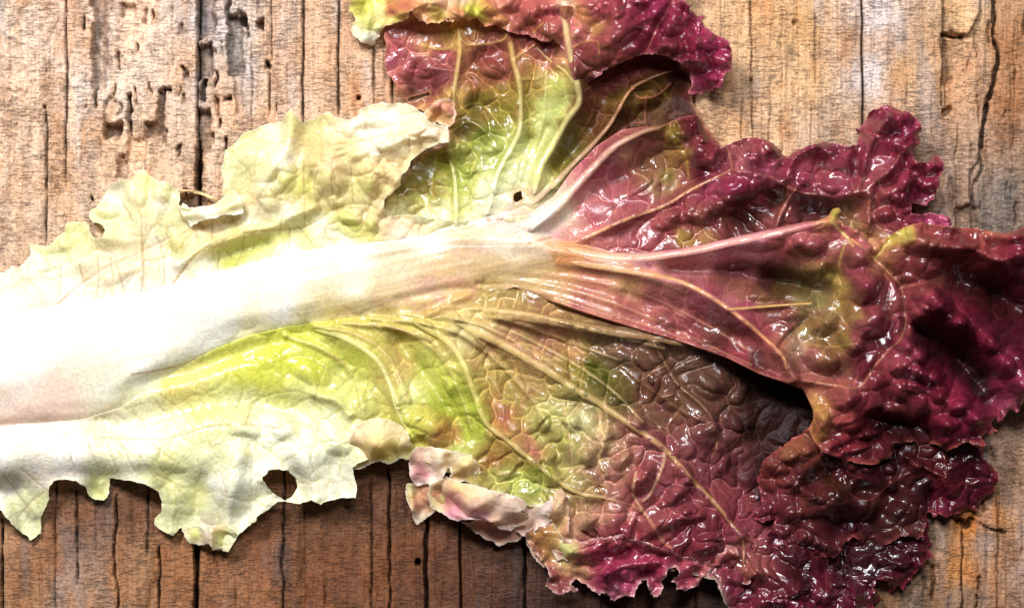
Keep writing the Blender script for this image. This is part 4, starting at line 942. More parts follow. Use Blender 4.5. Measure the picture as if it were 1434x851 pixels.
# brown fold at the left of the upper lobe
# ---------- upper right lobe
UR_Z = [(740,300,40),(780,310,44),(820,260,46),(870,205,50),(922,185,40),(960,170,40),(985,180,34),(880,250,30),(920,230,28),(960,240,30),(900,300,40),(860,330,42),(980,210,40),(1000,240,46),(1034,200,40),(1070,200,44),(1100,220,34),(1040,240,56),(1010,270,60),(1070,260,56),(1000,310,40),(1040,310,24),(1085,300,40),(1080,330,36),(1120,240,44),(1150,205,46),(1150,260,50),(1190,210,44),(1190,270,52),(1160,300,16),(1130,300,18),(1200,300,20),(1215,320,34),(1200,180,40),(1240,150,46),(1240,190,56),(1285,180,40),(1270,220,50),(1250,260,50),(1315,220,30),(1310,250,30),(1290,280,26),(1260,310,36),(1330,310,20),(960,345,44),(900,360,46),(1150,350,30)]
UR_COL = [
 (760,300,222,206,190),(790,290,226,212,180),(820,270,196,130,120),(800,320,198,140,124),(850,230,176,96,90),(830,300,184,106,96),(820,330,200,130,110),(850,335,184,110,96),(870,320,176,100,90),(860,270,172,96,92),(880,240,160,84,70),(900,210,136,72,50),(880,210,170,120,90),(900,280,176,96,88),(930,240,140,120,60),(910,225,120,80,44),(920,260,150,116,76),(940,255,150,120,76),(950,225,140,100,50),
 (965,185,112,40,40),(950,180,120,96,30),(940,195,110,90,30),(975,175,110,20,34),(970,200,140,60,50),(985,210,124,26,36),(975,225,100,20,30),(980,240,92,16,28),(1000,220,130,40,50),(962,215,150,120,60),(965,260,150,90,60),(920,300,170,90,80),(960,290,150,56,60),(985,280,160,60,74),(960,310,160,80,70),(930,320,160,76,66),(900,335,170,84,74),
 (960,325,150,120,50),(990,330,160,116,70),(1000,310,130,54,46),(1010,300,120,66,40),(980,300,150,90,60),(1020,270,150,24,70),(1040,260,150,26,66),(1000,265,170,70,90),(1060,270,140,30,60),(1050,285,110,40,36),(1040,300,84,40,24),(1060,300,84,44,28),(1090,270,66,36,18),(1080,275,70,38,22),(1075,310,150,80,66),(1100,290,150,84,66),(1100,320,156,80,70),
 (1030,210,156,84,76),(1040,230,166,90,90),(1060,200,150,60,64),(1080,210,150,60,60),(1080,230,160,60,76),(1090,215,136,40,50),(1070,235,160,70,90),(1110,225,150,50,64),(1110,245,156,50,66),(1130,230,150,60,60),(1150,210,130,20,50),(1165,205,120,16,46),(1140,240,160,70,70),(1130,250,160,50,76),(1160,230,150,60,60),(1170,245,160,70,80),(1190,220,150,40,66),(1180,260,160,60,84),(1200,240,140,40,56),
 (1140,285,90,44,36),(1170,290,80,46,34),(1130,310,110,56,52),(1160,310,130,60,56),(1190,290,90,60,30),(1200,310,140,110,64),(1190,320,150,120,70),(1215,300,150,90,60),(1210,260,150,70,60),(1230,240,166,80,84),(1220,250,170,90,90),(1210,190,150,60,64),(1200,180,170,100,90),(1230,160,140,16,56),(1250,150,150,18,60),(1250,180,136,14,50),(1280,180,150,24,66),(1270,200,136,14,52),(1240,210,140,20,50),
 (1260,220,130,16,46),(1230,220,150,50,60),(1275,240,140,24,50),(1260,250,160,50,66),(1240,270,160,70,66),(1250,290,150,60,50),(1275,270,130,18,46),(1310,230,150,20,56),(1300,260,140,20,56),(1310,265,150,20,66),(1300,220,140,10,44),(1240,310,150,60,54),(1230,325,160,120,70),(1270,290,120,20,44),(1300,308,180,60,100),(1320,305,190,80,120),(1330,310,180,50,100),
]
L_ur = Layer(UR_Z, [
 ([(745,320),(780,292),(820,248),(860,208),(900,186),(922,180)],16,8,10,8),
 ([(816,335),(876,308),(929,289),(964,268),(1000,250),(1022,238)],7,5,8,6),
 ([(1022,238),(1020,214),(1016,205)],-7,-6,6,6),([(1022,238),(1072,247),(1085,252),(1112,267),(1152,274),(1197,270),(1219,260),(1250,229)],7,5,7,7),
 ([(1112,267),(1094,296),(1085,325)],8,6,8,6),([(1217,274),(1216,325)],8,6,6,6),
 ([(830,270),(860,250),(900,235)],-8,-8,18,16),([(930,215),(950,240),(940,265)],-10,-9,18,14),
 ([(1203,187),(1204,205),(1196,230),(1205,260)],-9,-7,7,7),([(1220,195),(1212,215),(1206,240),(1203,260)],12,8,6,5),([(1240,165),(1228,185)],8,6,4,4),([(1100,250),(1112,222),(1140,205)],11,8,8,7),([(1095,285),(1070,275)],-12,-10,10,9),([(1145,245),(1130,262)],-5,-5,8,8),
 ([(1277,215),(1262,235),(1240,262)],-7,-5,8,7),([(1150,220),(1158,250)],-6,-5,8,8)],
 [(972,182,18.4,23,0,19.2,.8),(945,190,20.7,13.8,0,9.6),(980,215,23,23,0,19.2,.8),(1000,225,16.1,16.1,0,9.6,.8),(1040,225,23,27.6,20,14.4,.8),(1072,215,25.3,20.7,30,14.4,.8),(1078,222,10,10,0,-9),(1035,262,41.4,23,-12,21.6,.8),(1010,290,23,16.1,0,12,.8),(975,295,25.3,18.4,20,14.4,.8),(950,300,23,13.8,10,9.6),
  (1150,228,18,20,0,-5),(1170,248,18,14,0,-4),(1150,210,23,13.8,0,8.4),(1185,225,18.4,20.7,0,8.4),(1130,255,18.4,11.5,20,7.2),(1165,262,18.4,11.5,0,7.2),(1150,300,34,16,0,-8),(1255,170,23,18.4,0,10.8,.8),(1275,185,16.1,16.1,0,9.6),(1235,175,16.1,20.7,20,10.8,.8),(1260,205,18.4,16.1,0,9.6,.8),(1250,236,20.7,13.8,-30,10.8,.8),(1232,245,13.8,16.1,0,8.4,.8),(1270,255,16.1,18.4,0,12,.8),(1245,270,16.1,13.8,0,9.6,.8),(1262,280,13.8,11.5,0,7.2,.8),(1308,235,14.95,11.5,-30,9.6,.8),(1300,260,16.1,13.8,0,9.6,.8),(1238,300,16.1,13.8,0,9.6,.8),
  (900,260,34.5,18.4,-30,6),(880,300,34.5,16.1,-25,7.2),(860,320,25.3,11.5,-20,6),(930,310,23,13.8,-20,7.2),(1210,310,16.1,13.8,0,8.4),(1170,315,23,11.5,0,8.4),(1318,306,18.4,11.5,20,7.2,.8)],
 big=[(760,300,0),(850,280,5),(940,240,7),(960,300,9),(1040,260,9),(1070,215,7),(1150,240,6),(1160,300,8),(1250,200,9),(1250,270,10),(1310,240,8),(900,340,4)], small=[(760,300,0),(850,280,2),(940,240,3),(960,300,4),(1040,260,5),(1150,240,3),(1160,300,5),(1250,200,4),(1250,270,5),(1310,240,5),(900,340,1.5)],
 colours=UR_COL, veins=[tan([(816,335),(876,308),(929,289),(964,268),(1000,250),(1022,238),(1020,214),(1014,204)],1.8,(190,140,96),.6,.5),tan([(1022,238),(1072,247),(1085,252),(1112,267),(1152,274),(1197,270),(1219,260),(1250,229),(1260,215)],1.4,(180,116,84),.5,.5),
  tan([(1112,267),(1094,296),(1085,325)],2.0,(196,130,100),.7,.5),tan([(1217,274),(1216,325)],1.8,(190,120,84),.7,.5),tan([(960,285),(985,305),(1010,335)],1.5,(180,104,80),.6,.5),tan([(884,240),(905,250),(915,275),(905,295)],1.4,(190,150,110),.6,.5),tan([(860,300),(880,270)],1.2,(196,130,110),.5,.5),tan([(945,200),(960,220),(965,250)],3,(160,130,50),.6,.5)],
 net=0.6, seed=51, sb=32, ss=15, csoft=6)
O_ur = sheet('right_lobe', P_ur, L_ur, M_leaf, calm=(900, 980), ruffle=(11, 13, 21), tooth=(1.3, 9, 0.9), curl=(-3, 5), edgecol=(214,120,130,0.35,1.8), label='dark red puckered lobe at the upper right')
vset([([(720,330),(745,312),(780,288),(820,247),(860,207),(900,186),(930,178)],11,4,9,(226,212,186),(196,150,120))], L_ur, zoff=1, parent=O_ur)
vset([([(800,342),(816,335),(876,308),(929,289),(964,268),(1000,250),(1022,238)],4,3,3,(206,160,110),(196,140,96)),
], L_ur, parent=O_ur)

# ---------- ruffled tip
G_Z = [(690,385,40),(740,390,42),(770,350,42),(780,350,44),(800,420,50),(840,390,50),(820,360,48),(900,360,62),(900,400,62),(960,355,68),(940,390,62),(900,440,44),(960,460,42),(1000,490,62),(1040,520,70),(1100,535,70),(1034,338,74),(1034,380,48),(1100,330,78),(1100,395,42),(1150,310,82),(1160,350,72),(1150,400,46),(992,416,74),(1040,450,74),(1088,493,72),(960,440,50),(1030,480,50),(1080,430,52),(1080,465,54),(1130,430,50),(1150,460,54),(1130,500,60),(1160,520,60),(1130,550,66),
 (1200,350,84),(1200,400,92),(1220,440,84),(1200,480,90),(1170,570,84),(1160,620,70),(1230,520,96),(1270,500,110),(1250,400,76),(1262,440,78),(1300,420,108),(1340,450,104),(1290,340,92),(1340,340,96),(1310,370,80),(1330,390,58),(1370,350,84),(1410,350,100),(1434,330,100),(1400,410,44),(1434,400,60),(1460,420,60),(1480,350,90),(1350,500,48),(1330,480,60),(1380,530,52),(1370,450,70),(1390,480,92),(1430,530,96),(1450,560,80),(1300,560,100),(1250,570,80),(1250,600,36),(1290,600,40),(1320,600,84),(1360,590,88),(1380,600,60),(1350,620,60),(1220,610,56),(1180,640,60),(1400,570,50),(1420,570,60),(1500,480,80)]
FANG = [[(690,388),(780,402),(880,432),(980,478),(1050,510)],[(700,378),(800,388),(900,412),(985,452),(1050,492)],[(690,398),(780,414),(860,440),(960,474)],[(720,368),(820,374),(900,388),(960,410)]]
G_COL = [  # darkest points put the shade of the deep valleys into the colour
 (700,380,208,182,136),(740,360,214,188,152),(740,395,196,164,108),(780,410,188,150,104),(790,355,200,150,96),
 (790,360,196,130,70),(840,390,186,120,84),(820,420,180,116,84),(860,370,206,160,136),(900,360,200,140,130),(880,400,180,130,84),(920,420,166,96,80),(880,430,176,106,80),(940,370,206,140,130),(960,400,176,110,90),(990,360,206,150,146),(960,350,200,130,126),(1000,345,210,140,140),(930,440,150,84,70),(900,455,180,110,84),(980,460,136,66,56),(960,475,176,96,80),(1010,470,110,60,44),(1030,500,150,60,60),(1080,530,140,70,60),(1060,500,96,50,36),
 (1034,345,206,140,144),(1060,335,210,140,146),(1034,375,130,60,60),(1080,345,170,84,80),(1100,350,150,64,56),(1120,325,190,110,100),(1080,385,80,40,34),(1034,395,140,90,60),(1010,385,150,90,70),(1100,400,84,60,30),(1130,400,80,64,26),(1060,410,120,84,50),(1000,400,170,80,80),(980,405,190,120,110),(1010,425,196,120,120),(1040,440,180,90,90),(1060,460,176,80,76),(1080,480,186,110,76),(1060,420,150,110,76),(1090,440,140,80,60),(1110,450,130,80,56),
 (1150,400,126,100,62),(1145,420,136,124,70),(1160,385,160,140,60),(1165,300,158,148,56),(1155,315,190,130,80),(1130,420,130,110,64),(1155,430,136,110,70),(1120,465,140,116,66),(1150,460,130,100,50),(1180,470,120,96,44),(1130,500,150,90,76),(1160,500,130,90,50),(1180,510,124,80,46),(1190,440,140,100,50),(1175,420,140,120,50),(1140,530,166,100,76),(1180,535,170,100,70),(1110,480,150,116,90),
 (1180,330,180,90,80),(1200,345,186,100,96),(1215,330,190,140,90),(1165,350,160,90,70),(1140,345,160,80,76),(1170,370,120,70,50),(1190,380,160,70,76),(1205,400,150,50,60),(1220,410,150,64,60),(1180,400,160,130,60),(1240,330,180,160,70),(1265,325,184,170,76),(1230,350,170,120,70),(1240,365,140,90,50),(1250,350,150,90,56),(1215,435,150,60,64),(1200,460,160,70,76),(1230,450,140,40,56),(1245,425,160,80,66),(1195,450,160,130,70),(1240,480,140,50,60),(1200,500,120,36,40),(1220,490,130,36,44),
 (1260,370,130,56,40),(1290,375,120,44,36),(1290,345,160,90,60),(1290,320,160,64,54),(1320,320,150,50,54),(1330,345,140,40,44),(1310,365,120,40,34),(1340,365,110,30,30),(1280,400,150,70,54),(1310,390,160,90,60),(1290,410,160,50,66),(1310,430,120,10,40),(1320,420,130,24,50),(1280,440,156,60,66),(1330,450,136,16,50),(1350,440,120,10,40),(1262,460,150,60,60),(1250,470,150,50,60),
 (1360,335,150,60,44),(1385,330,176,100,50),(1385,345,176,90,66),(1370,365,140,40,40),(1405,345,150,36,50),(1430,340,146,24,50),(1410,365,140,24,46),(1434,370,134,16,44),(1400,390,110,20,36),(1434,400,100,14,30),(1360,400,80,30,24),(1390,420,66,26,20),(1420,430,70,24,24),(1360,440,90,10,36),(1400,460,76,14,28),(1430,470,90,10,36),(1370,470,130,14,50),(1390,490,134,20,56),(1400,510,140,20,60),(1430,500,120,10,46),(1430,540,170,60,100),(1400,540,150,30,70),(1420,560,160,70,90),
 (1290,470,70,20,24),(1310,490,50,16,16),(1350,510,36,12,14),(1370,530,40,20,20),(1340,490,90,14,36),(1380,550,50,24,24),(1265,480,160,60,76),(1255,500,170,70,76),(1280,510,150,30,64),(1250,520,160,60,60),(1290,525,140,20,50),(1310,540,120,12,40),(1270,540,140,30,50),(1260,560,140,50,44),(1230,530,140,40,44),(1240,560,110,36,36),(1330,560,150,16,60),(1320,575,150,20,60),(1300,575,150,40,54),(1350,580,150,16,60),(1370,590,150,20,66),(1340,600,130,12,44),(1380,585,150,20,60),
 (1175,550,150,76,56),(1145,570,170,130,60),(1150,600,160,110,50),(1180,580,160,66,54),(1200,560,150,50,56),(1210,600,120,34,36),(1190,610,150,40,46),(1170,620,140,30,40),(1230,600,70,16,20),(1260,610,60,14,18),(1290,620,70,16,20),(1320,620,110,10,34),(1360,620,130,14,44),
]
L_g = Layer(G_Z, [(p, 2.0, 1.5, 6, 6) for p in FANG]+[
 ([(780,352),(876,366),(960,356),(1034,340),(1104,325),(1157,312)],10,6,11,9),
 ([(780,365),(876,380),(947,394),(992,416),(1040,450),(1088,493),(1110,530)],6,14,10,9),
 ([(940,378),(1034,383),(1100,397),(1150,408)],-18,-26,11,15),([(880,410),(950,435),(1020,470)],-8,-8,12,12),
 ([(778,423),(841,444),(897,461),(960,480),(1017,500),(1059,521),(1100,535)],5,7,5,5),([(1017,433),(1060,430),(1100,427),(1135,424)],6,5,5,5),
 ([(1088,487),(1105,468),(1130,445)],-8,-6,4,4),([(1126,532),(1165,538),(1200,540)],7,5,6,6),([(1200,540),(1224,507),(1263,461)],-7,-6,6,6),([(1263,461),(1260,401),(1221,363),(1178,327)],-9,-6,6,6),
 ([(1260,401),(1290,396),(1323,384)],-9,-6,7,7),([(1221,363),(1240,340),(1270,322)],-6,-4,6,6),([(1160,380),(1180,395),(1176,425),(1185,470)],-9,-7,7,8),
 ([(1270,330),(1330,350),(1370,352)],6,5,12,10),([(1386,345),(1370,360),(1345,372)],-9,-8,8,8),([(1290,462),(1340,500),(1390,560)],-34,-30,17,15),([(1345,395),(1390,412),(1440,445)],-30,-26,20,20),
 ([(1365,455),(1395,500),(1434,540)],16,12,16,15),([(1360,355),(1400,372),(1440,395)],12,10,12,12),([(1225,590),(1260,600),(1300,612)],-24,-22,13,12),([(1225,520),(1240,560)],-8,-7,7,7),([(1300,545),(1290,590)],-7,-7,7,7),
 ([(1175,596),(1210,585),(1230,575)],-8,-5,5,5),([(1165,630),(1200,620),(1235,610)],-8,-6,5,5),([(1180,545),(1190,580),(1185,610)],8,6,9,9)],
 [(1205,395,25.3,27.6,10,29.12,.8),(1200,355,20.7,20.7,0,14.56,.8),(1212,450,29.9,23,-30,32.76,.8),(1190,480,20.7,18.4,0,16.38,.8),(1292,415,27.6,20.7,30,21.84,.8),(1312,430,18.4,17.25,0,21.84,.8),(1333,452,18.4,16.1,0,21.84,.8),(1285,440,23,13.8,35,16.38,.8),(1300,345,46,18.4,5,21.84,.8),(1275,340,20.7,16.1,0,12.74,.8),(1290,372,29.9,16.1,0,14.56,.8),(1340,345,25.3,13.8,0,14.56,.8),
  (1412,335,29.9,16.1,10,21.84,.8),(1420,358,27.6,13.8,15,21.84,.8),(1385,362,27.6,11.5,20,16.38,.8),(1262,480,18.4,14.95,30,20.02,.8),(1282,498,16.1,13.8,0,18.2,.8),(1254,512,16.1,13.8,0,16.38,.8),(1276,520,18.4,12.65,0,16.38,.8),(1300,525,20.7,16.1,0,16.38,.8),(1272,540,18.4,11.5,20,14.56,.8),(1255,545,13.8,16.1,0,14.56,.8),(1310,550,16.1,16.1,0,14.56,.8),(1335,565,23,18.4,0,23.66,.8),(1362,585,18.4,16.1,0,18.2,.8),(1320,590,20.7,13.8,0,14.56,.8),
  (1175,556,23,18.4,0,16.38,.8),(1190,590,25.3,16.1,0,21.84,.8),(1150,590,16.1,27.6,0,14.56,.8),(1215,605,20.7,11.5,-20,12.74,.8),(1195,625,23,9.2,-10,12.74,.8),(1375,480,16.1,20.7,-20,14.56,.8),(1398,512,23,16.1,40,18.2,.8),(1425,540,18.4,16.1,0,16.38,.8),(1420,500,25.3,16.1,30,14.56),
  (1060,340,46,13.8,-8,6.5),(1130,340,25.3,16.1,0,14.56,.8),(1110,345,18.4,16.1,0,6.5),(1145,375,16.1,13.8,0,12.74,.8),(1150,455,27.6,18.4,-20,16.38),(1145,500,29.9,23,20,20.02,.9),(1170,500,23,18.4,0,7.8),(1110,440,20.7,11.5,-20,7.8),(1110,410,25.3,11.5,10,7.8),(1070,415,27.6,11.5,0,6.5),(1050,385,29.9,9.2,0,3.9),(940,450,34.5,11.5,25,6.5),(980,470,27.6,11.5,30,6.5)],
 big=[(800,370,0),(900,380,1),(1034,345,1.5),(1034,420,3),(960,450,3),(1100,400,4),(1150,460,5),(1200,400,7),(1300,420,8),(1290,350,8),(1420,350,9),(1280,510,9),(1340,570,9),(1400,520,9),(1190,590,7),(1400,430,8),(1330,500,6)],
 small=[(800,370,0.3),(900,380,0.6),(1034,345,1),(960,450,1.5),(1100,400,2),(1150,460,2.5),(1200,400,3.5),(1300,420,3),(1290,350,2.5),(1420,350,3.5),(1280,510,4.5),(1340,570,4),(1400,520,4),(1190,590,3.5),(1400,430,4)],
 colours=G_COL, veins=[(p, 2.2, (206,160,122), 0.4, 0.3) for p in FANG]+[
  tan([(1178,327),(1221,363),(1260,401)],1.6,(190,130,80),.75,.3),tan([(1260,401),(1262,430),(1263,461),(1224,507),(1200,540),(1165,538),(1126,532)],1.4,(190,130,84),.75,.3),tan([(1260,401),(1290,396),(1323,384),(1369,356),(1386,342)],1.4,(186,104,70),.7,.3),tan([(1221,363),(1240,340),(1262,322)],1.6,(196,176,84),.75,.3),
  tan([(1160,310),(1180,330),(1190,345)],2.2,(206,190,110),.8,.3),tan([(1017,433),(1060,430),(1097,427),(1135,424)],2.0,(196,150,84),.75,.3),tan([(1126,480),(1160,485),(1190,480)],1.2,(170,140,70),.6,.3),tan([(1180,340),(1172,370),(1178,395),(1172,415)],3.0,(146,122,60),.6,.3),
  tan([(876,372),(947,392),(992,414),(1040,448),(1088,491),(1098,515)],3.0,(204,150,96),.7,.5),tan([(1262,402),(1263,461)],0.9,(90,50,30),.7,-.8),tan([(778,424),(841,445),(897,462),(1017,501),(1059,522),(1100,537)],2.0,(190,116,84),.6,.5),
  tan([(1330,500),(1360,515),(1375,535)],1.0,(110,60,40),.6,.5),tan([(840,395),(900,430),(960,450)],1.4,(180,110,90),.4,.5),
 ], net=0.55, seed=61, sb=38, ss=15, csoft=6)
P_g = [(770,352),(800,350),(850,356),(876,355),(920,356),(960,349),(1000,340),(1034,330),(1070,324),(1104,317),(1135,312),(1157,303),(1162,294),(1171,291),(1176,297),(1171,304),(1180,315),(1200,324),(1214,331),(1231,335),(1248,326),(1263,318),(1275,313),(1288,312),(1310,316),(1334,319),(1362,320),(1378,324),(1390,326),(1404,326),(1420,319),(1434,317),(1520,300),(1540,480),(1500,570),(1450,560),(1434,562),(1422,578),(1414,572),(1404,588),(1397,592),(1392,586),(1386,592),(1394,602),(1383,609),(1378,604),(1372,612),(1377,622),(1366,626),(1352,618),(1340,622),(1325,632),(1310,622),(1285,618),(1262,622),(1245,640),(1225,650),(1200,648),(1170,640),(1150,632),(1138,618),(1130,600),(1136,586),(1136,574),(1130,558),(1122,544),(1100,536),(1059,522),(1017,501),(960,481),(897,462),(841,445),(800,432),(778,424),(745,412),(722,403),(704,396),(708,386),(728,366)]
hole_g = [(1378,575),(1386,568),(1396,575),(1396,588),(1386,592),(1378,586)]
O_g = sheet('ruffled_tip', P_g, L_g, M_leaf, holes=[], calm=(1110, 1190), ruffle=(11, 13, 21), tooth=(1.0, 9, 0.6), curl=(-5, 5), edgecol=(206,120,90,0.4,1.8), label='large glossy crimson blistered tip of the leaf')
vset([([(760,348),(800,352),(876,362),(960,354),(1034,338),(1104,322),(1150,312)],8,6,9,(212,182,140),(206,150,140)),
 ([(800,368),(876,380),(947,394),(992,416),(1040,450),(1088,493),(1096,515)],6,3,4,(206,170,110),(200,130,80)),
 ([(1017,433),(1060,430),(1097,427),(1135,424)],2.4,1.8,2,(200,156,96)),
 ([(1178,327),(1221,363),(1258,400)],2.0,1.4,1.2,(196,140,84))], L_g, parent=O_g)

# ---------- burgundy frill turned under the tip
GL_Z = [(1060,690,30),(1070,640,44),(1110,620,56),(1130,650,60),(1160,610,60),(1100,700,50),(1150,690,62),(1200,660,56),(1160,650,40),(1250,660,34),(1220,700,44),(1200,740,30),(1150,740,40),(1100,750,30),(1120,780,18),(1250,720,36),(1260,690,30),(1290,740,24),(1300,640,34),(1330,660,40),(1390,670,26),(1380,700,18),(1320,710,20),(1350,715,14),(1280,620,30),(1240,620,26),(1380,630,30),(1220,760,18)]
GL_COL = [(1070,640,150,90,50),(1100,630,170,116,60),(1120,625,170,110,50),(1075,660,150,60,44),(1100,670,150,70,44),(1090,690,150,60,54),(1100,650,156,84,48),(1130,640,150,76,40),(1060,710,130,30,56),(1070,740,140,50,70),(1080,720,120,24,44),(1100,720,120,40,40),(1120,730,130,54,44),(1090,760,150,60,80),(1110,770,150,60,60),
 (1130,700,130,60,34),(1150,690,120,56,36),(1140,720,110,44,28),(1160,670,70,40,22),(1130,670,84,36,28),(1160,740,90,24,26),(1150,775,140,60,50),(1175,770,130,56,44),(1180,650,130,30,34),(1210,640,130,30,34),(1215,660,130,40,34),(1190,680,66,40,18),(1210,690,70,30,20),(1180,720,66,18,20),(1220,740,46,12,16),(1210,765,100,40,24),(1225,768,120,60,36),(1250,750,100,50,26),(1260,720,70,30,26),(1280,740,110,50,30),(1290,720,84,30,24),(1290,690,60,20,20),  # darkest points carry the tip's shade, painted into the burgundy
 (1240,660,80,24,24),(1260,640,60,16,18),(1260,680,90,36,24),(1290,650,90,26,22),(1310,660,110,30,24),(1330,640,96,14,24),(1320,690,120,16,32),(1350,670,100,10,26),(1370,650,104,10,30),(1395,670,120,14,44),(1380,690,110,10,32),(1340,710,130,20,46),(1320,720,140,26,60),(1370,630,110,12,34),(1220,610,70,16,20)]
GL_COL = [(x, y, a*.84, b*.78, c*.86) for x, y, a, b, c in GL_COL]
L_gl = Layer(GL_Z, [([(1080,650),(1110,630),(1145,640)],8,8,14,12),([(1120,690),(1150,665),(1190,668)],-14,-12,10,12),([(1115,680),(1150,700),(1190,705)],10,6,10,9),([(1200,690),(1240,690)],-8,-7,12,10),([(1180,660),(1170,640)],-5,-4,5,5),([(1270,640),(1310,662),(1325,680)],6,5,5,5),([(1305,690),(1300,720)],-10,-8,6,6),([(1175,740),(1220,735),(1250,700)],-12,-8,16,14)],
 [(1090,655,14,12,0,8,.8),(1110,640,12,10,0,7,.8),(1128,628,14,9,0,6,.8),(1098,672,12,10,0,7,.8),(1080,680,10,12,0,6,.8),(1130,690,18,10,10,8,.8),(1145,715,18,12,0,7,.8),(1110,720,14,14,0,7,.8),(1095,745,12,10,0,6,.8),(1125,755,14,12,0,7,.8),(1200,640,16,8,20,6,.8),(1215,655,12,9,0,6,.8),(1205,685,16,14,0,-7),(1245,655,12,10,0,6,.8),(1250,680,10,12,0,6,.8),(1280,650,14,12,0,7,.8),(1170,690,12,10,0,6,.8),(1260,715,20,14,0,6),(1350,665,24,14,0,-5),(1375,655,14,16,0,5,.8),(1335,690,16,14,0,5,.8),(1395,668,8,10,0,6,.8),(1150,765,16,9,0,5)],
 big=[(1100,680,7),(1200,680,7),(1340,670,6),(1250,740,6)], small=[(1100,680,4),(1200,680,2),(1340,670,2),(1250,740,2)], colours=GL_COL,
 veins=[tan([(1180,665),(1190,690),(1215,700),(1240,685),(1250,660)],1.4,(130,66,40),.6,2),tan([(1240,685),(1265,665),(1290,660)],1.2,(130,60,40),.5,1.5),tan([(1275,648),(1300,658),(1325,668)],1.8,(150,70,44),.7,2.5),tan([(1300,600),(1320,630),(1325,668)],1.2,(130,60,30),.6,2),tan([(1300,690),(1330,670)],1,(140,50,40),.5,1),tan([(1120,700),(1140,740)],1,(150,70,50),.4,1)],
 net=0.35, seed=71, sb=26, ss=13, csoft=6)
P_gl = [(1062,657),(1066,646),(1074,638),(1084,630),(1094,622),(1104,614),(1120,606),(1140,590),(1200,590),(1300,580),(1340,600),(1376,612),(1380,620),(1378,639),(1386,646),(1393,653),(1398,660),(1400,674),(1396,684),(1399,688),(1388,696),(1379,703),(1376,712),(1369,717),(1358,714),(1348,720),(1338,722),(1326,727),(1318,722),(1309,727),(1303,718),(1300,724),(1302,734),(1296,742),(1295,752),(1285,757),(1274,752),(1263,752),(1254,758),(1240,766),(1228,773),(1222,766),(1210,762),(1196,752),(1184,762),(1182,770),(1176,778),(1168,784),(1158,781),(1150,784),(1142,772),(1136,777),(1129,785),(1118,776),(1105,770),(1098,764),(1087,766),(1078,760),(1069,748),(1082,736),(1086,726),(1076,731),(1066,732),(1055,727),(1052,720),(1058,712),(1066,705),(1064,690),(1060,675)]
sheet('tip_underfrill', P_gl, L_gl, M_leaf, ruffle=(6, 9, 24), tooth=(1.5, 8, 1.0), curl=(-3, 5), edgecol=(196,90,90,0.45,1.6), label='dark burgundy frill curled under the tip')

# ---------- lowest frill at the bottom right
H_Z = [(1000,800,26),(1050,800,34),(1100,830,40),(1150,830,36),(1200,850,34),(1180,780,14),(1260,790,24),(1300,770,14),(1270,820,12),(1230,840,12),(1100,880,40),(1300,730,10)]
H_COL = [(1000,810,150,30,60),(1050,800,170,90,90),(1060,830,130,24,56),(1040,850,150,20,64),(1100,830,120,20,54),(1120,800,70,14,26),(1150,820,120,24,60),(1130,845,120,16,56),(1180,800,60,10,26),(1200,830,110,16,56),(1220,800,60,10,26),(1250,790,76,20,36),(1280,770,84,30,50),(1300,765,110,10,44),(1290,790,100,10,40),(1260,820,120,14,44),(1230,840,120,14,44),(1240,760,50,10,20),(1200,860,120,16,50),(1100,870,120,16,56)]
H_COL = [(x, y, a*.95, b, c*.74) for x, y, a, b, c in H_COL]
L_h = Layer(H_Z, [([(1060,800),(1100,815),(1120,860)],10,8,16,14),([(1160,800),(1200,812)],-10,-8,12,10),([(1195,815),(1196,850)],9,7,6,6),([(1228,830),(1240,808),(1255,815)],9,8,6,6)],
 [(1115,820,20,16,0,12,.8),(1150,830,18,16,0,10,.8),(1175,815,16,12,0,8,.8),(1090,840,16,14,0,10,.8),(1198,838,16,20,0,9,.8),(1130,850,18,14,0,9,.8),(1285,770,16,12,0,8,.8),(1262,790,16,12,0,8,.8),(1235,785,14,10,0,6,.8),(1260,808,14,8,0,5,.8),(1060,800,20,16,0,9,.8),(1070,840,20,16,0,9,.8),(1210,815,14,8,0,5),(1290,790,12,10,0,5,.8)],
 big=[(1100,830,10),(1270,790,8)], small=[(1100,830,7),(1270,790,5)], colours=H_COL, veins=[], net=0.3, seed=81, sb=28, ss=13, csoft=6)
sheet('bottom_frill', P_h, L_h, M_leaf, ruffle=(7, 10, 26), tooth=(1.4, 8, 1.0), curl=(-3, 5), edgecol=(190,70,90,0.4,1.6), label='wet burgundy frill at the lower right')

# ---------- crimson and pink frills along the lower edge
PF = [(744,775,26),(770,790,36),(790,700,58),(800,760,56),(800,810,24),(850,770,66),(850,820,40),(900,770,62),(900,810,36),(940,760,58),(940,800,36),(980,770,52),(985,810,30),(1020,770,40),(1020,800,28),(775,740,50)]
PF_COL = [(780,700,226,170,160),(790,690,220,150,140),(780,740,214,150,120),(770,760,190,120,84),(760,740,180,110,70),(750,770,170,100,66),(795,740,200,140,110),(790,770,220,190,150),(790,760,220,196,150),(800,790,214,150,120),(770,810,180,76,76),(785,825,176,70,76),(800,815,180,84,80),(815,800,214,140,120),(820,780,206,96,96),
 (835,770,196,50,90),(840,800,190,30,96),(850,780,180,20,84),(860,830,216,110,150),(880,770,190,36,90),(880,820,200,60,120),(900,790,196,30,94),(910,820,206,70,120),(930,790,196,40,100),(940,770,196,44,92),(960,800,206,60,110),(960,780,210,70,100),(980,790,214,80,100),(990,775,216,90,96),(1000,800,220,110,120),(1020,780,220,110,110),(1030,775,220,120,120),(1030,800,200,100,100),(870,755,176,60,70),(910,755,170,60,60),(830,745,190,90,90),(1040,810,160,70,70)]
PF_COL = [(x, y, a*.88, b*1.0, c*.80) for x, y, a, b, c in PF_COL]
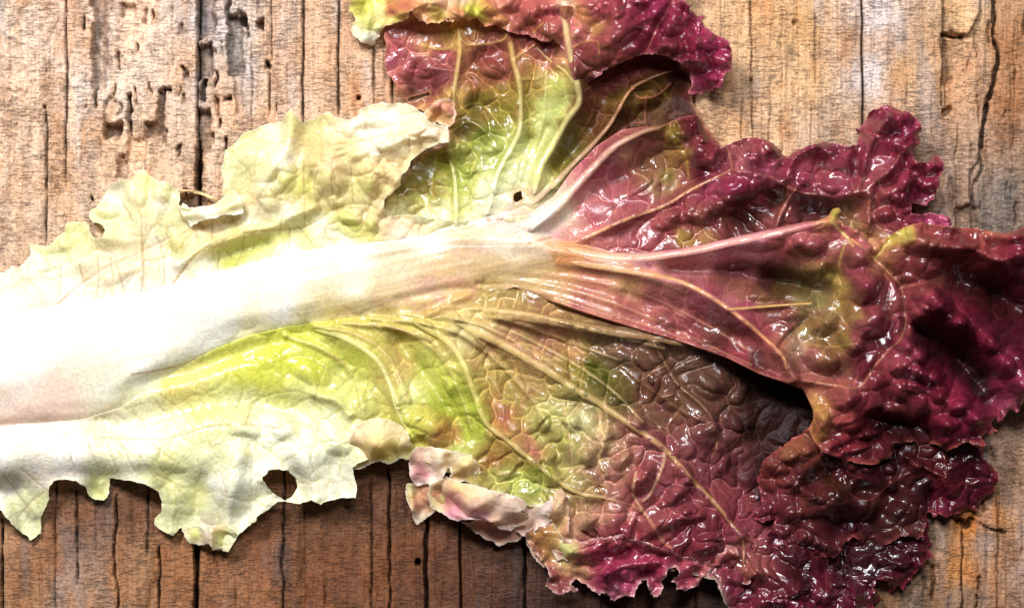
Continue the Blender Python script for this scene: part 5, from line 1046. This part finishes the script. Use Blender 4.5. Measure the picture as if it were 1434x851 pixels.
L_pf = Layer(PF, [([(800,770),(830,758),(865,750)],9,8,9,8),([(845,800),(880,792),(920,785)],9,8,8,8),([(840,780),(880,772)],-9,-7,9,8),([(880,745),(920,765),(960,770)],7,6,6,6),([(930,800),(975,790)],7,6,7,7),([(960,775),(1000,785)],-5,-5,8,8),([(1005,790),(1018,765),(1030,775)],10,8,7,6)],
 [(830,775,18,14,0,7,.8),(862,765,16,10,-20,8,.8),(850,808,14,18,20,8,.8),(880,805,16,10,0,7,.8),(905,790,14,12,0,6,.8),(930,785,18,10,0,6),(955,800,18,10,-10,7,.8),(1020,775,12,14,0,7,.8),(985,780,14,10,0,6),(820,800,14,12,0,6,.8),(870,825,12,10,0,5)],
 big=[(850,780,6),(950,790,5),(780,740,2)], small=[(850,780,5),(950,790,3.5),(780,740,1)], colours=PF_COL, veins=[tan([(870,750),(860,775),(840,800)],1.0,(226,120,120),.5,1),tan([(930,765),(900,790),(880,815)],1.0,(226,110,130),.4,1)], net=0.22, seed=91, sb=26, ss=12, csoft=6)
P_pf = [(775,690),(786,682),(794,690),(798,705),(799,720),(797,740),(804,752),(815,755),(830,750),(850,748),(872,744),(882,752),(905,755),(925,765),(940,768),(955,778),(968,776),(975,783),(992,785),(1002,776),(1012,768),(1018,760),(1030,766),(1036,774),(1042,786),(1048,800),(1052,812),(1044,822),(1036,815),(1026,822),(1020,812),(1010,812),(1014,800),(1006,795),(996,797),(990,806),(984,808),(980,820),(968,822),(962,828),(952,824),(944,826),(946,818),(938,812),(944,806),(950,800),(945,792),(936,796),(932,806),(926,812),(930,822),(925,830),(915,836),(908,826),(904,812),(896,816),(890,826),(888,836),(876,834),(866,838),(862,843),(855,840),(848,830),(838,832),(826,824),(816,818),(806,812),(800,818),(812,826),(806,830),(798,828),(785,833),(774,828),(763,822),(768,806),(767,798),(757,786),(746,773),(738,760),(733,746),(745,738),(760,735),(772,730),(770,712)]
hole_pf = [(1000,797),(1006,795),(1010,803),(1006,812),(998,808)]
sheet('crimson_frill', P_pf, L_pf, M_leaf, ruffle=(11, 13, 21), tooth=(1.2, 7, 0.8), curl=(2, 4), edgecol=(240,200,190,0.6,1.8), label='bright crimson frill with toothed pale pink rim')

PALEFR = dict(tooth=(0.8, 8, 0.6), curl=(3, 5), edgecol=(244,232,206,0.6,2.2))
def small(name, poly, z, ridges, domes, cols, seed, mat=None, big=2, sml=0.8, label=None, veins=(), **kw):
    L = Layer(z, ridges, domes, big=[(0,0,big)], small=[(0,0,sml)], colours=cols, veins=veins, net=0.15, seed=seed, sb=26, ss=12, soft=6, csoft=5)
    k = dict(PALEFR); k['ruffle'] = (3, 9, 24); k.update(kw)
    L.colours = [(q[0], q[1], q[2]*0.72+240*0.28, q[3]*0.72+(188 if q[0] > 560 else 216)*0.28, q[4]*0.72+(170 if q[0] > 560 else 170)*0.28) for q in L.colours]
    return sheet(name, poly, L, mat or M_pale, label=label, step=1.3, **k)

small('curled_frill', [(658,732),(668,726),(690,722),(720,720),(760,712),(776,722),(772,730),(752,738),(738,746),(733,752),(724,761),(712,760),(699,767),(690,760),(680,756),(667,748),(655,738),(640,730)],
 [(650,735,20),(700,730,34),(700,762,14),(760,720,36),(735,750,18)],[([(660,730),(700,745),(740,735)],4,4,9,9)],[],
 [(650,735,200,150,120),(680,740,190,130,100),(700,755,196,136,104),(720,745,206,150,120),(760,720,224,190,160)],105, label='brownish pink underside frill')
small('curled_frill', [(566,690),(567,677),(578,676),(600,678),(640,680),(645,715),(634,724),(622,722),(611,717),(604,722),(597,727),(588,734),(583,738),(577,728),(576,716),(570,704)],
 [(575,690,18),(600,690,30),(630,700,26),(583,735,8),(615,716,14)],[([(590,680),(592,712)],-7,-5,9,8),([(575,680),(578,715)],5,5,5,5)],[],
 [(570,684,220,216,140),(585,690,196,140,90),(595,705,206,150,110),(583,730,236,226,190),(600,685,190,130,80),(625,700,210,210,110),(640,700,216,190,130)],101, label='small tan and cream hanging frill')
small('curled_frill', [(598,690),(600,678),(614,672),(625,666),(640,672),(672,678),(700,686),(726,693),(738,700),(736,712),(730,714),(742,722),(736,734),(722,738),(716,744),(700,740),(690,732),(676,728),(658,726),(640,730),(626,724),(612,716),(602,712)],
 [(605,700,26),(630,676,52),(680,690,62),(725,705,56),(640,715,40),(690,722,44),(720,735,34),(660,705,60),(610,714,24)],[([(625,670),(616,690),(626,714)],-9,-7,7,7),([(625,714),(660,724),(700,730)],5,5,6,6)],[(680,700,62,26,14,18,.4)],
 [(602,700,214,212,130),(615,690,222,196,140),(612,710,220,206,140),(625,700,214,140,130),(635,680,226,200,130),(660,690,230,204,150),(680,695,232,206,170),(700,700,236,214,190),(730,705,240,226,214),(640,716,218,140,160),(670,722,222,150,160),(690,725,226,180,150),(715,715,236,210,186),(725,735,230,196,160),(735,700,214,170,130)],102, label='long pale pink rolled frill')
small('curled_frill', [(720,702),(740,706),(756,706),(768,700),(774,694),(776,706),(774,722),(770,734),(756,738),(748,744),(736,752),(730,750),(722,744),(716,740),(700,742),(724,736),(738,722),(730,714)],
 [(725,710,44),(765,710,50),(760,735,36),(735,748,26),(715,740,24)],[([(740,712),(735,735)],-5,-5,6,6)],[],
 [(725,712,206,166,130),(745,710,232,214,196),(765,710,240,224,210),(770,722,242,230,220),(745,735,228,196,170),(728,745,220,176,140)],103, label='pale pink frill flap')
small('curled_frill', [(735,748),(745,738),(758,734),(772,732),(776,745),(786,756),(794,752),(800,758),(798,770),(802,780),(794,785),(788,782),(780,786),(776,779),(772,772),(770,762),(758,768),(770,792),(762,796),(750,786),(742,772),(735,760)],
 [(745,760,22),(765,745,34),(790,765,56),(780,782,40),(765,785,26)],[([(782,762),(792,766),(796,776)],-10,-8,5,5)],[(788,768,9,7,0,-8)],
 [(745,755,190,120,76),(765,750,204,130,100),(765,785,180,100,80),(785,762,196,136,100),(790,768,140,80,56),(780,776,236,214,180),(795,780,236,216,190),(775,768,226,196,150)],104, label='tan rolled frill ending in a small cream cup')
small('curled_frill', [(574,668),(571,650),(574,636),(582,624),(600,624),(630,628),(648,632),(662,636),(672,650),(674,662),(660,672),(640,678),(626,676),(631,662),(628,654),(620,672),(606,680),(592,679),(584,682),(578,676)],
 [(575,655,30),(585,640,46),(620,640,58),(655,645,54),(600,670,34),(584,680,18),(628,660,48),(665,665,40),(645,672,34)],[([(600,632),(606,660)],-5,-4,8,8),([(628,640),(632,668)],-8,-6,6,6)],[(650,655,16,16,0,8)],
 [(580,650,222,176,160),(590,655,204,136,130),(610,650,238,220,200),(600,672,242,232,220),(615,640,236,230,200),(640,635,234,226,190),(655,645,228,216,130),(640,660,206,184,110),(660,660,232,214,160),(625,650,226,210,150)],106, label='cream and rose ruffled frill')
small('curled_frill', [(486,640),(487,625),(491,610),(498,596),(510,588),(528,583),(545,586),(562,594),(572,604),(577,620),(580,636),(572,646),(560,642),(552,648),(542,650),(532,646),(520,650),(508,656),(494,660),(488,652)],
 [(488,645,24),(500,600,46),(530,588,50),(530,620,64),(570,615,48),(575,640,30),(540,650,28),(500,655,20)],[([(548,630),(556,645)],-5,-5,6,6)],[(530,615,36,26,10,8),(515,640,16,12,0,4),(545,640,14,12,0,4)],
 [(490,640,218,176,130),(500,610,222,190,150),(520,595,230,214,170),(530,620,224,198,130),(545,605,228,208,160),(565,615,226,206,150),(510,640,222,190,120),(535,645,216,196,90),(570,635,206,206,90),(558,640,222,206,130),(548,620,224,210,110),(496,655,222,200,140)],107, label='cream peach domed frill', big=3, sml=0.6)
small('curled_frill', [(250,292),(256,284),(266,290),(280,288),(295,288),(309,280),(318,270),(328,266),(337,274),(342,288),(341,300),(330,303),(315,301),(300,307),(288,308),(274,314),(266,318),(258,308)],
 [(255,295,30),(290,297,40),(320,285,48),(338,295,44),(268,314,26)],[([(262,300),(300,298),(335,285)],7,7,8,8)],[],
 [(255,295,230,230,170),(270,305,240,238,214),(300,300,242,240,226),(325,285,228,230,170),(335,295,242,240,220),(315,275,222,226,140)],108, label='folded back ivory flap')
# small lips on the lower pale edge
small('curled_frill', [(252,742),(262,738),(274,736),(288,740),(300,736),(316,732),(326,740),(334,750),(328,760),(320,773),(308,770),(296,772),(292,762),(276,766),(262,762),(256,752)],
 [(258,750,18),(275,745,24),(290,750,34),(315,745,28),(318,768,12),(275,762,12)],[([(274,740),(280,752)],-5,-4,6,6),([(296,745),(296,765)],6,5,4,4)],[(313,752,12,10,0,-6)],
 [(258,750,232,226,190),(275,750,196,206,110),(290,745,240,232,222),(290,760,232,206,200),(310,740,206,176,120),(315,755,200,210,110),(318,768,216,224,150),(330,748,228,230,190)],109, label='rosy white curled lip')
small('curled_frill', [(592,160),(600,152),(612,142),(625,138),(636,142),(640,160),(638,172),(630,180),(620,176),(612,172),(606,176),(598,172)],
 [(600,160,44),(615,150,58),(630,160,54),(612,172,40)],[([(606,170),(614,160)],-9,-6,4,4)],[(610,150,10,7,-30,7,.8),(626,155,9,10,0,6,.8)],
 [(598,162,214,170,110),(610,150,206,140,80),(625,150,190,130,70),(630,165,196,146,90),(610,170,150,120,40),(600,170,228,196,150)],110, label='small amber brown curl', mat=M_leaf)

sheet('midrib', P_mid, L_mid, M_rib, extra=mid_edge, step=1.6, label='thick smooth white midrib')

# ================================================================= WATER ON THE LEAF
def water_material():
    m = bpy.data.materials.new('water'); t = nt(m)
    tr = N(t, 'ShaderNodeBsdfTransparent'); tr.inputs[0].default_value = (0.97, 0.96, 0.94, 1)
    gl = N(t, 'ShaderNodeBsdfGlossy'); gl.inputs['Roughness'].default_value = 0.06
    fr = N(t, 'ShaderNodeFresnel'); fr.inputs[0].default_value = 1.45
    g = N(t, 'ShaderNodeMixShader'); t.links.new(fr.outputs[0], g.inputs[0]); t.links.new(tr.outputs[0], g.inputs[1]); t.links.new(gl.outputs[0], g.inputs[2])
    o = N(t, 'ShaderNodeOutputMaterial'); t.links.new(g.outputs[0], o.inputs['Surface'])
    return m
M_water = water_material()
drops = [  # x, y, rx, ry, rot, layer, label
 (840,686,12,6,0,L_low,'clear water drop lying beside the long green brown vein'),
 (824,742,11,6,8,L_low,'clear water drop on the tan lower blade above the crimson frill'),
 (912,532,4,8,-8,L_low,'small upright water drop on the dark brown lower blade'),
 (1057,698,7,8,0,L_low,'small round water drop in the dark gap left of the burgundy frill'),
]
def drop(x, y, rx, ry, rot, L, label):
    a = math.radians(rot); n, mrings = 22, 7
    X = [x]; Y = [y]; H = [1.0]
    for r in range(1, mrings+1):
        q = r/mrings
        for k in range(n):
            th = 2*math.pi*k/n
            wob = 1+0.13*math.sin(2*th+x)+0.08*math.sin(3*th+y)
            u = rx*q*math.cos(th)*wob; v = ry*q*math.sin(th)*wob
            X.append(x+u*math.cos(a)-v*math.sin(a)); Y.append(y+u*math.sin(a)+v*math.cos(a))
            H.append(math.sqrt(max(0, 1-q*q)))
    X = np.array(X); Y = np.array(Y); H = np.array(H)
    Zs = L.height(X, Y); Zm = 0.3*Zs+0.7*Zs.mean()
    hh = min(rx, ry)*0.38
    nt_ = len(X)
    Zt = Zm+H*hh+1.0
    Zb = np.minimum(Zs, Zm)-1.5
    V = np.vstack([np.stack(lpx(X, Y, Zt), -1), np.stack(lpx(X, Y, Zb), -1)])
    F = []
    for off, flip in ((0, False), (nt_, True)):
        for r in range(mrings):
            for k in range(n):
                k2 = (k+1) % n
                if r == 0: f = [off, off+1+k2, off+1+k, off+1+k]
                else:
                    i0 = off+1+(r-1)*n; i1 = off+1+r*n
                    f = [i0+k, i0+k2, i1+k2, i1+k]
                F.append(f[::-1] if flip else f)
    o0 = 1+(mrings-1)*n
    for k in range(n):
        k2 = (k+1) % n; F.append([o0+k, o0+k2, nt_+o0+k2, nt_+o0+k])
    me = bpy.data.meshes.new('water_drop')
    me.from_pydata([tuple(map(float, v)) for v in V], [], [list(dict.fromkeys(f)) for f in F])
    for p in me.polygons: p.use_smooth = True
    me.materials.append(M_water)
    import bmesh
    bm = bmesh.new(); bm.from_mesh(me); bmesh.ops.recalc_face_normals(bm, faces=bm.faces); bm.to_mesh(me); bm.free()
    o = bpy.data.objects.new('water_drop', me); S.collection.objects.link(o)
    tag(o, label, 'water drop', 'water drops on the lettuce leaf')
for d in drops: drop(*d)

# ================================================================= SPLINTER
def rod(name, pts, r, col, mat):
    P = smooth(pts, 4); k = 6; V = []; F = []
    for i, p in enumerate(P):
        t = i/(len(P)-1); rr = r*(1-0.6*abs(2*t-1)**2)
        d = P[min(i+1, len(P)-1)]-P[max(i-1, 0)]; d = d/np.linalg.norm(d)
        nrm = np.array([-d[1], d[0]])
        for j in range(k):
            a = 2*math.pi*j/k
            q = p[:2]+nrm[:2]*math.cos(a)*rr*1.5 if False else p[:2]+np.array([-d[1], d[0]])*math.cos(a)*rr
            V.append(px(q[0], q[1], p[2]+math.sin(a)*rr*0.7))
    for i in range(len(P)-1):
        for j in range(k):
            j2 = (j+1) % k; F.append((i*k+j, i*k+j2, (i+1)*k+j2, (i+1)*k+j))
    return make_mesh(name, V, F, np.tile(s2l(col), (len(V), 1)), mat)
sp = rod('splinter', [(253,267,12),(268,268,15),(285,272,14),(300,279,16),(310,282,18)], 2.6, (226,196,140), M_wood)
tag(sp, 'thin pale wood splinter poking out beside the pale upper edge of the leaf', 'splinter')
